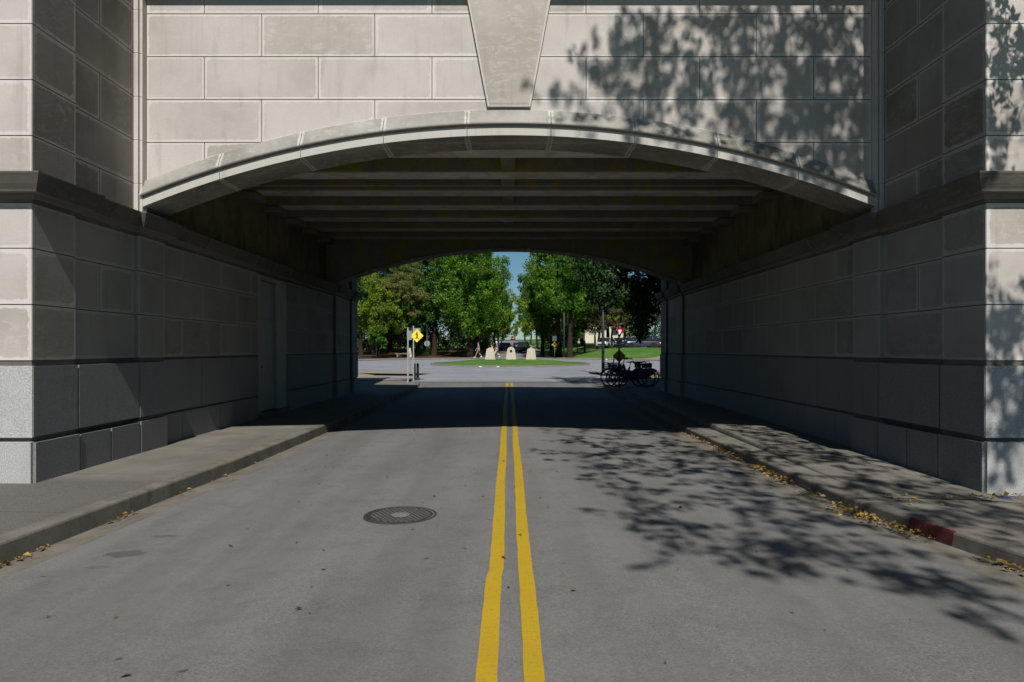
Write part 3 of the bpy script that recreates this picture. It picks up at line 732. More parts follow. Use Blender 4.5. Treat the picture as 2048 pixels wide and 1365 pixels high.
# --- abutments
def abutment(s):
    lab = 'left abutment with a service door' if s < 0 else 'right abutment dappled by tree shade'
    ab = empty('abutment', (0, 0, 0)); ab.parent = bridge; ab.location = (s*XQ, Y0-9.66, 0); ab['_b'] = (s*XQ, Y0, 0)
    ab['label'] = lab
    S = lambda x: s*x
    def flush(*mbs):
        for mb_, nm, mt, lb in mbs:
            if mb_.f: mb_.build(nm, mt, ab, label=lb)
            mb_.v, mb_.f, mb_.c, mb_.sm = [], [], [], []
    # core
    mb = OffMB(); k = .012
    def cb(xa, ya, yb, za, zb_, xo=34):
        xa_, xb_ = (S(xa), S(xo)); mb.box(min(xa_, xb_), max(xa_, xb_), ya, yb, za, zb_)
    H = 11.2
    cb(XQ+k, Y0+k, 8.15, -.6, H); cb(XR+k, 8.15, 9.54, -.6, H)
    cb(XS+k, 9.54, 10.25-k, -.6, 3.3); cb(XR+k+.004, 9.541, 10.251, 3.3, 7.2)
    if s < 0:
        cb(XR+k, 10.25-k, 14.28, -.6, 3.2); cb(XR+.15, 14.28, 16.04, -.6, 3.2); cb(XR+k, 14.28, 16.04, 3.11, 3.2); cb(XR+k, 16.04, 20.41, -.6, 3.2)
    else: cb(XR+k, 10.25-k, 20.41, -.6, 3.2)
    cb(XS+k, 20.4, 21.12, -.6, 3.3); cb(XR+k, 21.12, 22.5, -.6, H); cb(XQ+k, 22.5, Y1, -.6, H)
    mb.build('core', M['mortar'], ab)
    mb = OffMB(); xa, xb = S(5.45), S(30)
    mb.box(min(xa, xb), max(xa, xb), 10.251, 20.40, 3.21, 7.19); mb.build('inner_wall', M['side_wall_in'], ab, label='brown stained wall above the string course')
    # ashlar faces
    st = OffMB(); gr = OffMB(); st_in = OffMB(); gr_in = OffMB()
    side = lambda X: (lambda u, z, d: (S(X-d), u, z))
    front = lambda Y: (lambda u, z, d: (S(u), Y-d, z))
    def courses(mp, u0, u1, rows, L=1.45, first=None, skip=None, off=0, st=st):
        for i, (za, zb_) in enumerate(zip(rows[:-1], rows[1:])):
            o = (u0+L*.5 if (i+off) % 2 else u0+L) if first is None else first[(i+off) % 2]
            js = [u0]; u = o
            while u < u1-.12:
                if u > u0+.1: js.append(u)
                u += L
            js.append(u1)
            if skip:
                a_, b_ = skip; js = sorted(set([j for j in js if not (a_-.15 < j < b_+.15)]+[a_, b_]))
            for a, b in zip(js, js[1:]):
                if skip and a >= skip[0]-1e-6 and b <= skip[1]+1e-6: continue
                block(st, mp, a, b, za, zb_)
    UP = COURSE+[7.504, 8.11, 8.72, 9.33, 9.94, 10.55, 11.2]
    # outer front face
    courses(front(Y0), XQ, 14, [3.40]+UP[1:], 1.6, (6.3, 7.1)); courses(front(Y0), XQ, 14, LOWC, 1.6, (6.3, 7.1))
    # quoin return, recess
    st_side = OffMB(); courses(side(XQ), Y0, 8.15, [3.40]+UP[1:], 3, st=st_side); courses(side(XQ), Y0, 8.15, LOWC, 3, st=st_in); flush([st_in, 'ashlar_facing', M['stone_shade'], 'shade-darkened limestone blocks along the passage'])
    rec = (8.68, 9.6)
    courses(side(XR), 8.15, 9.52, [3.40]+UP[1:], 3, (8.74, 12), st=st_side); flush([st_side, 'ashlar_facing', M['stone_side'], 'brown weathered, shade-darkened blocks on the inner side of the pier']); courses(side(XR), 8.15, 9.53, LOWC, 3, (12, 8.74), st=st_in); flush([st_in, 'ashlar_facing', M['stone_shade'], 'shade-darkened limestone blocks along the passage'])
    # pilaster below the arch springing
    courses(side(XS), 9.53, 10.25, LOWC, 3, st=st_in); courses(front(9.53), XS, XR+.01, LOWC, 3, st=st_in); flush([st_in, 'ashlar_facing', M['stone_shade'], 'shade-darkened limestone blocks along the passage'])
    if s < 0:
        courses(side(XR), 10.25, 14.28, LOWC, 1.455, (10.96, 11.69), st=st_in); flush([st_in, 'ashlar_facing', M['stone_shade'], 'shade-darkened limestone blocks along the passage'])
        courses(side(XR), 16.04, 20.41, LOWC, 1.455, (17.0, 17.7), st=st_in); flush([st_in, 'ashlar_facing', M['stone_shade'], 'shade-darkened limestone blocks along the passage'])
    else: courses(side(XR), 10.25, 20.41, LOWC, 1.455, (10.96, 11.69), st=st_in); flush([st_in, 'ashlar_facing', M['stone_shade'], 'shade-darkened limestone blocks along the passage'])
    courses(side(XS), 20.41, 21.12, LOWC, 3, st=st_in); flush([st_in, 'ashlar_facing', M['stone_shade'], 'shade-darkened limestone blocks along the passage']); courses(side(XR), 21.12, 22.5, LOWC, 3, (21.8, 30), st=st_in); flush([st_in, 'ashlar_facing', M['stone_shade'], 'shade-darkened limestone blocks along the passage']); courses(side(XQ), 22.5, Y1, LOWC, 3, st=st_in); flush([st_in, 'ashlar_facing', M['stone_shade'], 'shade-darkened limestone blocks along the passage'])
    courses(front(20.41), XS, XR+.01, LOWC, 3, st=st_in); flush([st_in, 'ashlar_facing', M['stone_shade'], 'shade-darkened limestone blocks along the passage'])
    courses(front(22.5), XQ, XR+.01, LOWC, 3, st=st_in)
    # two slender strips beside the arch wall
    for za, zb_ in zip(UP[:-1], UP[1:]):
        if za > 7: break
        z_ = max(za, 3.45)
        for (xa, xb, yf_) in ((5.180, 5.245, 9.53), (5.13, 5.172, 9.55)):
            block(st, front(yf_), xa, xb, z_, zb_, g=.004, ew=.02, tone=.0)
            block(st, side(xa), yf_, YF+.02, z_, zb_, g=.002, ew=.02, tone=.1)
    st.build('ashlar_facing', M['stone'], ab)
    # granite base courses, proud with deep joints
    def gran(mp, u0, u1, js0, js1, d0=.055, d1=.03, zbot=-.25, gr=gr, za0=.548, za1=.582, za2=1.372, gg=.007):
        for js, za, zb_, d in ((js0, zbot, za0, d0), (js1, za1, za2, d1)):
            jj = [u0]+[j for j in js if u0+.1 < j < u1-.1]+[u1]
            for a, b in zip(jj, jj[1:]): block(gr, mp, a, b, za, zb_, g=gg, dep=d+.012, ew=.02, d=d)
    gran(front(Y0), XQ-.03, 14, [6.4, 7.9, 9.4, 10.9], [5.9, 7.2, 8.6, 10.1])
    gran(side(XQ), Y0-.03, 8.15, [], [], gr=gr_in, gg=.014); flush([gr_in, 'plinth', M['granite_shade'], 'shade-darkened granite base courses along the passage'])
    gran(side(XR), 8.15, 9.50, [8.8], [], .115, .10, gr=gr_in, gg=.016, za0=.54, za1=.585, za2=1.372); flush([gr_in, 'plinth', M['granite_shade'], 'shade-darkened granite base courses along the passage'])
    gran(side(XS), 9.50, 10.25, [], [], .045, .03, gr=gr_in, gg=.014); flush([gr_in, 'plinth', M['granite_shade'], 'shade-darkened granite base courses along the passage'])
    gran(front(9.53), XS-.03, XR, [], [], gr=gr_in); flush([gr_in, 'plinth', M['granite_shade'], 'shade-darkened granite base courses along the passage'])
    j0 = [10.9+1.42*i for i in range(7)]; j1 = [11.6+1.42*i for i in range(7)]
    if s < 0:
        gran(side(XR), 10.25, 14.2, j0, j1, .03, .018, gr=gr_in, za0=.555, za1=.575, za2=1.392); flush([gr_in, 'plinth', M['granite_shade'], 'shade-darkened granite base courses along the passage']); gran(side(XR), 16.12, 20.38, j0, j1, .03, .018, gr=gr_in, za0=.555, za1=.575, za2=1.392); flush([gr_in, 'plinth', M['granite_shade'], 'shade-darkened granite base courses along the passage'])
    else: gran(side(XR), 10.25, 20.38, j0, j1, .03, .018, gr=gr_in, za0=.555, za1=.575, za2=1.392); flush([gr_in, 'plinth', M['granite_shade'], 'shade-darkened granite base courses along the passage'])
    gran(front(20.41), XS-.03, XR, [], [], gr=gr_in); flush([gr_in, 'plinth', M['granite_shade'], 'shade-darkened granite base courses along the passage'])
    gran(side(XS), 20.38, 21.12, [], [], gr=gr_in); flush([gr_in, 'plinth', M['granite_shade'], 'shade-darkened granite base courses along the passage']); gran(side(XR), 21.12, 22.47, [], [21.8], .03, .018, gr=gr_in, za0=.555, za1=.575, za2=1.392); flush([gr_in, 'plinth', M['granite_shade'], 'shade-darkened granite base courses along the passage']); gran(side(XQ), 22.47, Y1, [], [], gr=gr_in); flush([gr_in, 'plinth', M['granite_shade'], 'shade-darkened granite base courses along the passage'])
    gr.build('plinth', M['granite'], ab, label='pale granite base courses of the front'); flush([gr_in, 'plinth', M['granite_shade'], 'shade-darkened granite base courses along the passage'])
    # moulded string course following the plan
    pr = [(-.05, 3.47), (.0, 3.462), (.195, 3.43), (.222, 3.42), (.222, 3.405), (.21, 3.38), (.178, 3.30), (.15, 3.245), (.145, 3.225), (.060, 3.220), (.055, 3.165), (.035, 3.16), (.02, 3.135), (-.02, 3.13)]
    def sweep(path, name='cornice'):
        """path: list of (x,y) plan points with outward offset direction computed by mitre"""
        mb = OffMB(); P = [Vector((a, b)) for a, b in path]; nrm = []
        segs = [(P[i+1]-P[i]).normalized() for i in range(len(P)-1)]
        sn = [Vector((-d.y, d.x))*1 for d in segs]
        for i in range(len(P)):
            if i == 0: m = sn[0]
            elif i == len(P)-1: m = sn[-1]
            else: m = (sn[i-1]+sn[i]); m = m/ (m.dot(sn[i]))
            nrm.append(m)
        for i in range(len(P)-1):
            L = (P[i+1]-P[i]).length; n = max(1, round(L/1.1)); tn = [brnd.choice((.5, .7, .9, 1.)) for _ in range(n)]
            for q in range(n):
                a0, a1 = q/n, (q+1)/n; g = min(.004/L, .1)
                if q > 0: a0 += g
                if q < n-1: a1 -= g
                e = min(.07/L, .25)
                stp = [a0, a0+e*.5, a0+e, a1-e, a1-e*.5, a1]
                if n == 1 and L < .3: stp = [a0, a1]
                for w in range(len(stp)-1):
                    for j in range(len(pr)-1):
                        def V(a, k):
                            b = P[i]*(1-a)+P[i+1]*a; m = nrm[i]*(1-a)+nrm[i+1]*a; return (S(b.x+m.x*pr[k][0]), b.y+m.y*pr[k][0], pr[k][1])
                        ea = 1. if w == 0 and q > 0 else 0.; eb = 1. if w == len(stp)-2 and q < n-1 else 0.
                        if 1 <= j <= 1: ea = eb = .5
                        if j in (9, 8): ea = eb = 1.
                        mb.face([V(stp[w], j), V(stp[w+1], j), V(stp[w+1], j+1), V(stp[w], j+1)], [(tn[q], ea), (tn[q], eb), (tn[q], eb), (tn[q], ea)])
        return mb.build(name, M['cornice_stone'], ab, fix=False, label='dark weathered string course')
    # plan goes from outer front inwards then along the tunnel; left normal must point outwards
    sweep([(XQ, Y1), (XQ, 22.5), (XR, 22.5), (XR, 21.12), (XS, 21.12), (XS, 20.41), (XR, 20.41), (XR, 10.25), (XS, 10.25), (XS, 9.53), (XR, 9.53), (XR, 8.15), (XQ, 8.15), (XQ, Y0), (14, Y0)][::-1])
    return ab
abL = abutment(-1); abR = abutment(1)

# service door in the left abutment
door = empty('service_door', (0, 0, 0)); door.parent = bridge; door.location = (-XR-.14, 14.28-9.66, .16); door['_b'] = (-XR-.14, 14.28, .16)
door['label'] = 'grey metal service door set into the tunnel wall'
mb = OffMB(); mb.cbox(-5.375, -5.335, 14.42, 15.62, .2, 2.2, .008); mb.cbox(-5.338, -5.325, 14.5, 15.54, .3, 1.0, .006); mb.build('door_leaf', M['door'], door)
mb = OffMB(); mb.cbox(-5.378, -5.345, 14.42, 15.62, 2.24, 3.02, .008); mb.build('transom_panel', M['door'], door)
mb = OffMB()
mb.box(-5.40, -5.235, 14.27, 14.42, -.1, 3.11); mb.box(-5.40, -5.235, 15.62, 16.05, -.1, 3.11); mb.box(-5.40, -5.25, 14.42, 15.62, 3.02, 3.11)
mb.box(-5.40, -5.32, 14.42, 15.62, 2.2, 2.24); mb.build('door_frame', M['door_frame'], door)
mb = OffMB(); mb.box(-5.40, -5.16, 14.2, 16.1, -.1, .19); mb.build('door_step', M['kerb'], door)
mb = OffMB(); mb.lathe([(.0, -5.335), (.032, -5.335), (.032, -5.32), (.012, -5.315), (.012, -5.28), (.03, -5.275), (.034, -5.25), (.0, -5.24)], 12, (0, 14.56, 1.16), 'X'); mb.build('handle', M['brass'], door)
mb = OffMB(); mb.cbox(-5.335, -5.30, 14.51, 14.60, 1.32, 1.43, .01); mb.build('lock', M['dark_metal'], door)

# ------------------------------------------------------------------ manhole
mh = empty('manhole_cover', (-1.02, 6.43, roadz(-1.02, 6.43)), 0, 'round rusty iron manhole cover in the left lane', 'manhole cover')
mb = MB(); mb.lathe([(.345, -.03), (.345, .004), (.338, .008), (.318, .008), (.312, -.004), (.312, -.03)], 48); mb.build('frame', M['iron'], mh)
mb = MB(); mb.lathe([(.308, -.03), (.308, .004), (.300, .007), (0.0, .0072)], 48); mb.build('lid', M['iron'], mh)
mb = MB(); rr = random.Random(2)
for i in range(-6, 7):
    for j in range(-7, 8):
        x = i*.048+(j % 2)*.024; y = j*.0415; r = math.hypot(x, y)
        if r < .275:
            if r < .09 and rr.random() < .0: continue
            w = .0150
            vs = [(x+w*math.cos(a*math.pi/3), y+w*math.sin(a*math.pi/3), .0085) for a in range(6)]
            mb.face(vs, (.5, 0))
mb.lathe([(.0, .0125), (.085, .0122), (.095, .0085)], 24)
mb.build('lid_grip_pattern', M['lid_fill'], mh, fix=False)

# ------------------------------------------------------------------ leaves generators
def leaf_mesh(centers, rads, per, size, seed, droop=0.0, aspect=.55, updir=.6, flat_=1.0):
    g = np.random.default_rng(seed)
    C = np.repeat(np.asarray(centers, float), per, axis=0); Rr = np.repeat(np.asarray(rads, float), per)
    n = len(C)
    d = g.normal(size=(n, 3)); d /= np.linalg.norm(d, axis=1)[:, None]
    rad = g.random(n)**.45
    off = d*(rad*Rr)[:, None]; off[:, 2] *= flat_
    P = C+off
    nr = g.normal(size=(n, 3)); nr[:, 2] += updir*1.5; nr += d*.7; nr /= np.linalg.norm(nr, axis=1)[:, None]
    t = g.normal(size=(n, 3)); t[:, 2] -= droop*2; t -= nr*np.sum(t*nr, axis=1)[:, None]; t /= np.linalg.norm(t, axis=1)[:, None]
    b = np.cross(nr, t); sz = size*(.65+.7*g.random(n))[:, None]
    V = np.empty((n, 4, 3)); V[:, 0] = P-t*sz*.5; V[:, 1] = P+b*sz*aspect*.5+nr*sz*.12+t*sz*.05; V[:, 2] = P+t*sz*.5; V[:, 3] = P-b*sz*aspect*.5+nr*sz*.12+t*sz*.05
    Q = np.arange(n*4).reshape(n, 4)
    return V.reshape(-1, 3), Q, g.random(n)

def skeleton(mb, base_pt, top_pt, clumps, r0, rnd, twig=.02, lean=0):
    """trunk + limbs reaching each clump from the nearest node"""
    base_pt = Vector(base_pt); top_pt = Vector(top_pt)
    n = 7; nodes = []
    pts = []; rad = []
    for i in range(n+1):
        t = i/n; p = base_pt.lerp(top_pt, t)+Vector((rnd.uniform(-1, 1), rnd.uniform(-1, 1), 0))*r0*.35*(0 if i == 0 else 1)
        pts.append(p); r = r0*(1-.75*t)*(1.0 if i > 0 else 1.45); rad.append(r)
        if t > .42: nodes.append((p, r))
    pts.insert(1, base_pt.lerp(pts[1], .25)); rad.insert(1, r0*1.08)
    mb.tube(pts, rad, 10)
    cl = sorted([Vector(c) for c in clumps], key=lambda c: (c-top_pt).length)
    for c in cl:
        best = min(nodes, key=lambda q: (q[0]-c).length+max(0, q[0].z-c.z)*.5)
        a, r = best; L = (c-a).length
        if L < .15: continue
        r1 = min(r*.6, .02+.018*L); r2 = max(twig*.5, r1*.4)
        mid = a.lerp(c, .5)+Vector((rnd.uniform(-.12, .12), rnd.uniform(-.12, .12), rnd.uniform(.02, .18)))*L
        mb.tube([a, a.lerp(mid, .5)+Vector((0, 0, .04*L)), mid, c], [r1, r1*.85, (r1+r2)/2, r2], 5, caps=False)
        nodes.append((c, r2*1.3)); nodes.append((mid, (r1+r2)/2))

def crown_clumps(rnd, rx, ry, z0, z1, lobes=12, per=14, lobe_r=.34, taper=0.0):
    cz = (z0+z1)/2; hz = (z1-z0)/2; out = []; rads = []
    for i in range(lobes):
        for _ in range(50):
            d = Vector((rnd.gauss(0, 1), rnd.gauss(0, 1), rnd.gauss(0, 1))).normalized(); k = rnd.uniform(.35, .85)
            p = d*k
            if not out or min((p-Vector(q)).length for q in LOB[-8:] or [Vector((9, 9, 9))]) > .28: break
        LOB.append(tuple(p))
        tz = 1-taper*(p.z*.5+.5)
        lc = Vector((p.x*rx*tz, p.y*ry*tz, cz+p.z*hz)); lr = lobe_r*min(rx, hz)*rnd.uniform(.75, 1.25)
        for j in range(per):
            e = Vector((rnd.gauss(0, 1), rnd.gauss(0, 1), rnd.gauss(0, 1))).normalized()*lr*rnd.uniform(.45, 1.05)
            e.z *= .75
            out.append(tuple(lc+e)); rads.append(lr*rnd.uniform(.26, .46))
    return out, rads
LOB = []
def make_tree(name, seed, loc, rx, z0, z1, mat, trunk_r, leaf=.24, per=60, lobes=12, cper=14, ry=None, droop=.2, rz=0, taper=0., lobe_r=.34, updir=.6, aspect=.6, label='', cat='tree', group=None, trunkx=0., flat_=1.):
    rnd = random.Random(seed); LOB.clear()
    root = empty(name, loc, rz, label, cat, group)
    cl, rd = crown_clumps(rnd, rx, ry or rx, z0, z1, lobes, cper, lobe_r, taper)
    V, Q, val = leaf_mesh(cl, rd, per, leaf, seed, droop, aspect, updir, flat_)
    np_mesh('crown', V, Q, val, mat, root)
    mb = MB(); skeleton(mb, (trunkx, 0, -.3), (0, 0, z0+(z1-z0)*.6), cl[::3], trunk_r, rnd); mb.build('trunk', M['bark'], root, fix=False)
    return root
def at(px, Y): return (px-PX0)/F*Y
def place(src, px, Y, rz, sc, label, group=None):
    o = copy_tree(src); o.location = (at(px, Y), Y, terrain(at(px, Y), Y)); o.rotation_euler = (0, 0, rz)
    o.scale = (sc, sc, sc) if not hasattr(sc, '__len__') else sc
    o['label'] = label
    if group: o['group'] = group
    return o
def gp(px, Y): x = at(px, Y); return (x, Y, terrain(x, Y))

GA = 'avenue trees beyond the roundabout'
tB = make_tree('shade_tree', 21, gp(939, 86), 6.3, 1.6, 17.5, M['leaf_bright'], .42, .25, 78, 27, 16, droop=.3, lobe_r=.30, label='big bright green tree filling the view left of the sky gap', group=GA)
tG = make_tree('shade_tree', 33, gp(1140, 80), 5.4, 3.4, 17.0, M['leaf_bright'], .36, .24, 78, 24, 15, droop=.3, lobe_r=.30, label='tall green tree with thick bare trunk on the edge of the grass bank', group=GA, trunkx=0.)
tL = make_tree('shade_tree', 45, gp(989, 118), 4.3, 1.6, 12.5, M['leaf_lime'], .25, .24, 72, 20, 14, droop=.3, lobe_r=.32, label='yellow green tree at the left edge of the far street', group=GA)
tM = make_tree('shade_tree', 57, gp(868, 93), 5.6, 1.8, 19, M['leaf_green'], .38, .28, 74, 25, 15, droop=.3, lobe_r=.31, label='darker green tree behind the street lamp on the left', group=GA)
tC = make_tree('feathery_conifer', 69, gp(800, 84), 4.6, 2.6, 16.5, M['leaf_olive'], .34, .20, 110, 34, 13, droop=.9, taper=.35, lobe_r=.26, aspect=.3, updir=.2, flat_=.55, label='olive brown feathery conifer with drooping sprays', cat='conifer tree')
tY = make_tree('shade_tree', 81, gp(757, 81.5), 3.5, 1.7, 10.8, M['leaf_lime'], .20, .20, 74, 19, 13, droop=.3, label='small yellow green tree beside the left tunnel edge', group=GA)
TR = [
 (tG, 1117, 86, 2.0, 1.02, 'second tall green tree close behind the thick trunk'),
 (tM, 1215, 104, .6, .80, 'leafy green tree above the parked cars'),
 (tL, 1198, 97, 1.4, .90, 'rounded lime green tree behind the tall dark lamp pole'),
 (tM, 722, 92, 2.5, .85, 'dark tree partly hidden by the left tunnel edge'),
 (tM, 745, 100, 4.4, .95, 'dark tree above the sunlit lawn on the left'),
 (tB, 780, 104, 1.2, .90, 'tall tree rising behind the feathery conifer'),
 (tM, 835, 105, 1.0, .95, 'dense green tree behind the crossing sign'),
 (tB, 957, 100, 3.1, .98, 'wide green tree above the walking man in grey'),
 (tM, 972, 112, 5.1, .80, 'green tree above the yellow sign behind the stones'),
 (tL, 996, 140, 3.5, .95, 'small lime tree farther up the left of the street'),
 (tL, 1004, 185, 2.2, .9, 'tiny distant tree on the left of the street'),
 (tL, 1086, 110, 0.7, 1.10, 'lime green tree on the near right of the far street'),
 (tG, 1104, 98, 4.2, .92, 'green tree behind the rightmost pale stone'),
 (tL, 1074, 135, 5.3, 1.05, 'yellowish tree farther up the right of the street'),
 (tL, 1062, 175, 1.9, 1.0, 'distant tree on the right of the street'),
 (tB, 1165, 112, 2.7, .85, 'green tree in front of the cream building'),
 (tM, 1085, 90, 4.0, .62, 'low dense green tree left of the two thick trunks'),
 (tM, 850, 112, 2.0, 1.0, 'deep shaded tree at the back behind the stop sign'),
 (tM, 905, 116, 3.0, 1.0, 'deep shaded tree at the back behind the big bright tree'),
 (tM, 1006, 245, 2.0, .80, 'very far small tree closing the left side of the street'),
 (tM, 1050, 240, 4.0, .80, 'very far small tree closing the right side of the street'),
 (tL, 1030, 285, 1.0, .62, 'tiny tree at the far end of the climbing street'),
 (tL, 1250, 112, 4.0, .95, 'lime tree behind the yield sign'),
]
for (src, px, Y, rz, sc, lab) in TR: place(src, px, Y, rz, sc, lab, GA)
# small bronze tree, grey sparse tree, saplings
tBr = make_tree('small_tree', 91, gp(1224, 86), 2.6, 1.9, 5.6, M['leaf_brown'], .17, .17, 70, 11, 12, droop=.4, label='small bronze leaved tree in front of the parked cars')
tS = make_tree('small_tree', 93, gp(1310, 103), 3.8, 2.2, 9.5, M['leaf_brown'], .2, .16, 34, 14, 12, droop=.2, label='sparse grey brown tree behind the slate van')
tSp = make_tree('sapling', 95, gp(1155, 93), 1.5, 1.4, 4.4, M['leaf_green'], .09, .16, 50, 8, 9, label='thin sapling in front of the cream building')
place(tSp, 753, 79.5, 1.0, .9, 'slim sapling at the pavement edge on the left')
place(tBr, 1190, 92, 1.5, 1.05, 'low bronze tree beside the cream building')
# woods closing the view on the left
def wood(name, x0, x1, y0, y1, n, h, mat, seed, label):
    rnd = random.Random(seed); cl = []; rd = []
    for _ in range(n):
        x = rnd.uniform(x0, x1); y = rnd.uniform(y0, y1); z = terrain(x, y)+rnd.uniform(.02, 1)*h
        cl.append((x, y, z)); rd.append(rnd.uniform(.8, 1.6))
    V, Q, val = leaf_mesh(cl, rd, 44, .42, seed, .3)
    o = np_mesh(name, V, Q, val, mat); return tag(o, label, 'woods', kind='stuff')
wood('woods', -60, -6.8, 112, 124, 1500, 11, M['leaf_shade'], 7, 'dense dark woods far behind the left trees')
wood('woods', 8.5, 80, 152, 165, 1300, 12, M['leaf_shade'], 8, 'green woods behind the cream building and cars')
wood('woods', -7.0, -4.0, 124, 150, 160, 8, M['leaf_shade'], 9, 'shaded undergrowth on the left side of the far street')
wood('woods', 6.8, 13, 124, 136, 240, 6.5, M['leaf_shade'], 10, 'shaded undergrowth on the right side of the far street')
# hedge, left
def hedge(px0, px1, Y, h, label, mat=None, z=0):
    x0, x1 = at(px0, Y), at(px1, Y); rnd = random.Random(int(px0)); cl = []
    n = int((x1-x0)*7)
    for i in range(n): cl.append((rnd.uniform(x0, x1)-x0, rnd.uniform(-.4, .4), rnd.uniform(.2, h)))
    V, Q, val = leaf_mesh(cl, [.35]*n, 70, .10, int(px0), 0)
    o = np_mesh('hedge', V, Q, val, mat or M['leaf_green']); o.location = (x0, Y, terrain(x0, Y)); return tag(o, label, 'hedge')
hedge(836, 905, 95, 1.0, 'low clipped hedge in the shade behind the crossing sign')
hedge(1082, 1120, 92, .6, 'low flowering hedge behind the rightmost stone', M['leaf_lime'])
# bright lawn patch visible between the trunks on the left: open sunlit field, it is the ground itself

def ground_pt0(px, py, z=0.): Y = F*(EYE-z)/(py-PY0); return (at(px, Y), Y)
# ---- magnolia overhanging right beyond the bridge
def polysample(poly, n, rnd):
    xs_ = [p[0] for p in poly]; ys_ = [p[1] for p in poly]; out = []
    def inside(x, y):
        c = False; j = len(poly)-1
        for i in range(len(poly)):
            (xi, yi), (xj, yj) = poly[i], poly[j]
            if (yi > y) != (yj > y) and x < (xj-xi)*(y-yi)/(yj-yi)+xi: c = not c
            j = i
        return c
    while len(out) < n:
        x = rnd.uniform(min(xs_), max(xs_)); y = rnd.uniform(min(ys_), max(ys_))
        if inside(x, y): out.append((x, y))
    return out
rnd = random.Random(77)
mag = empty('magnolia_tree', (10.5, 29.5, .1), 0, 'dark glossy leaved magnolia hanging low beside the right tunnel mouth', 'magnolia tree')
cl = []; rd = []
for poly, n in (([(1150, 500), (1345, 500), (1345, 590), (1315, 625), (1282, 672), (1265, 665), (1252, 600), (1215, 615), (1205, 585), (1150, 540)], 175),
                ([(1140, 520), (1205, 540), (1218, 615), (1190, 625), (1168, 570)], 26),
                ([(1260, 560), (1300, 560), (1288, 672), (1268, 672)], 40)):
    for (px, py) in polysample(poly, n, rnd):
        Y = rnd.uniform(27.2, 30.2); cl.append((at(px, Y)-10.5, Y-29.5, EYE+(PY0-py)/F*Y-.1)); rd.append(rnd.uniform(.25, .42))
mpoly = [ground_pt0(*p) for p in ((1085, 757), (1250, 754), (1262, 775), (1200, 778))]
for (x, y) in polysample(mpoly, 46, rnd):
    t = rnd.uniform(5.2, 6.6)/1.127; cl.append((x+.07*t-10.5, y-t-29.5, t*1.127-.1)); rd.append(rnd.uniform(.25, .42))
for (px, py) in polysample([(1215, 690), (1262, 690), (1262, 735), (1215, 735)], 0, rnd):
    z = EYE+(PY0-py)/F*26.75; t = (5.4+rnd.uniform(0, 1)-z)/1.127; cl.append((at(px, 26.75)+.07*t-10.5, 26.75-t-29.5, z+t*1.127-.1)); rd.append(rnd.uniform(.25, .4))
for _ in range(230):
    d = Vector((rnd.gauss(0, 1), rnd.gauss(0, 1), rnd.gauss(0, 1))).normalized()*rnd.uniform(.5, 1)
    p = (d.x*5.5, d.y*4.5, 7.0+d.z*4.2)
    if p[0]+10.5 < 8.0 and p[2] < 6.2: continue
    cl.append(p); rd.append(rnd.uniform(.4, .7))
V, Q, val = leaf_mesh(cl, rd, 40, .20, 5, .6, .40, .3)
np_mesh('crown', V, Q, val, M['leaf_dark'], mag)
mb = MB(); skeleton(mb, (0, 0, -.2), (-.3, 0, 7.5), cl, .33, rnd); mb.build('trunk', M['bark'], mag, fix=False)

# ---- street tree behind the viewpoint that dapples the road and the wall
def ground_pt(px, py, z=0.): Y = F*(EYE-z)/(py-PY0); return (at(px, Y), Y)
rnd = random.Random(5)
T0 = Vector((8.6, 1.2, 0))
cl = []; rd = []; 
dirs = Vector((.07, -1, 1.127))
def add_ray(p, h, r):
    """a leafy spray: short chain of small clumps fanning along a twig"""
    t = (h-p[2])/1.127; q = Vector(p)+dirs*t; a = rnd.uniform(0, 2*math.pi)
    d = Vector((math.cos(a), math.sin(a), rnd.uniform(-.5, .2))).normalized()
    for k_ in range(rnd.choice((3, 4, 5, 6))):
        w = q+d*(k_*r*1.05)+Vector((rnd.gauss(0, .05), rnd.gauss(0, .05), rnd.gauss(0, .05))); cl.append(tuple(w-T0)); rd.append(r*rnd.uniform(.5, 1.0)*(1-.10*k_))
def gpoly(pts): return [ground_pt(*p) for p in pts]
reg = [ # (polygon in ground metres, clumps per m2)
 (gpoly([(1030, 872), (1250, 862), (1400, 872), (1400, 888), (1180, 886), (1110, 884)]), .9),
 (gpoly([(1120, 905), (1300, 880), (1450, 890), (1500, 930), (1420, 1000), (1230, 990), (1180, 960)]), 1.5),
 (gpoly([(1190, 1035), (1290, 1010), (1400, 1020), (1400, 1095), (1340, 1098), (1240, 1068)]), 2.2),
 (gpoly([(1400, 1010), (1500, 960), (1640, 1010), (1690, 1060), (1560, 1120), (1400, 1090)]), 1.3),
 (gpoly([(1500, 1080), (1700, 1060), (1850, 1110), (1850, 1200), (1700, 1175), (1560, 1135)]), 2.4),
 (gpoly([(1850, 1120), (2048, 1190), (2048, 1245), (1850, 1205)]), 2.2),
 (gpoly([(1400, 880), (1560, 930), (1700, 1010), (1640, 1020), (1480, 950)]), 1.2),
 (gpoly([(1500, 850), (1960, 1000), (2048, 1010), (2048, 1120), (1900, 1080), (1600, 940), (1430, 860)]), 1.9),
]
def area(p): return abs(sum(p[i][0]*p[(i+1) % len(p)][1]-p[(i+1) % len(p)][0]*p[i][1] for i in range(len(p))))/2
for poly, dens in reg:
    n = max(8, int(area(poly)*dens*5.6))
    for (x, y) in polysample(poly, n, rnd): add_ray((x, y, 0), 8.4+rnd.uniform(-1.0, 1.4), rnd.uniform(.11, .21))
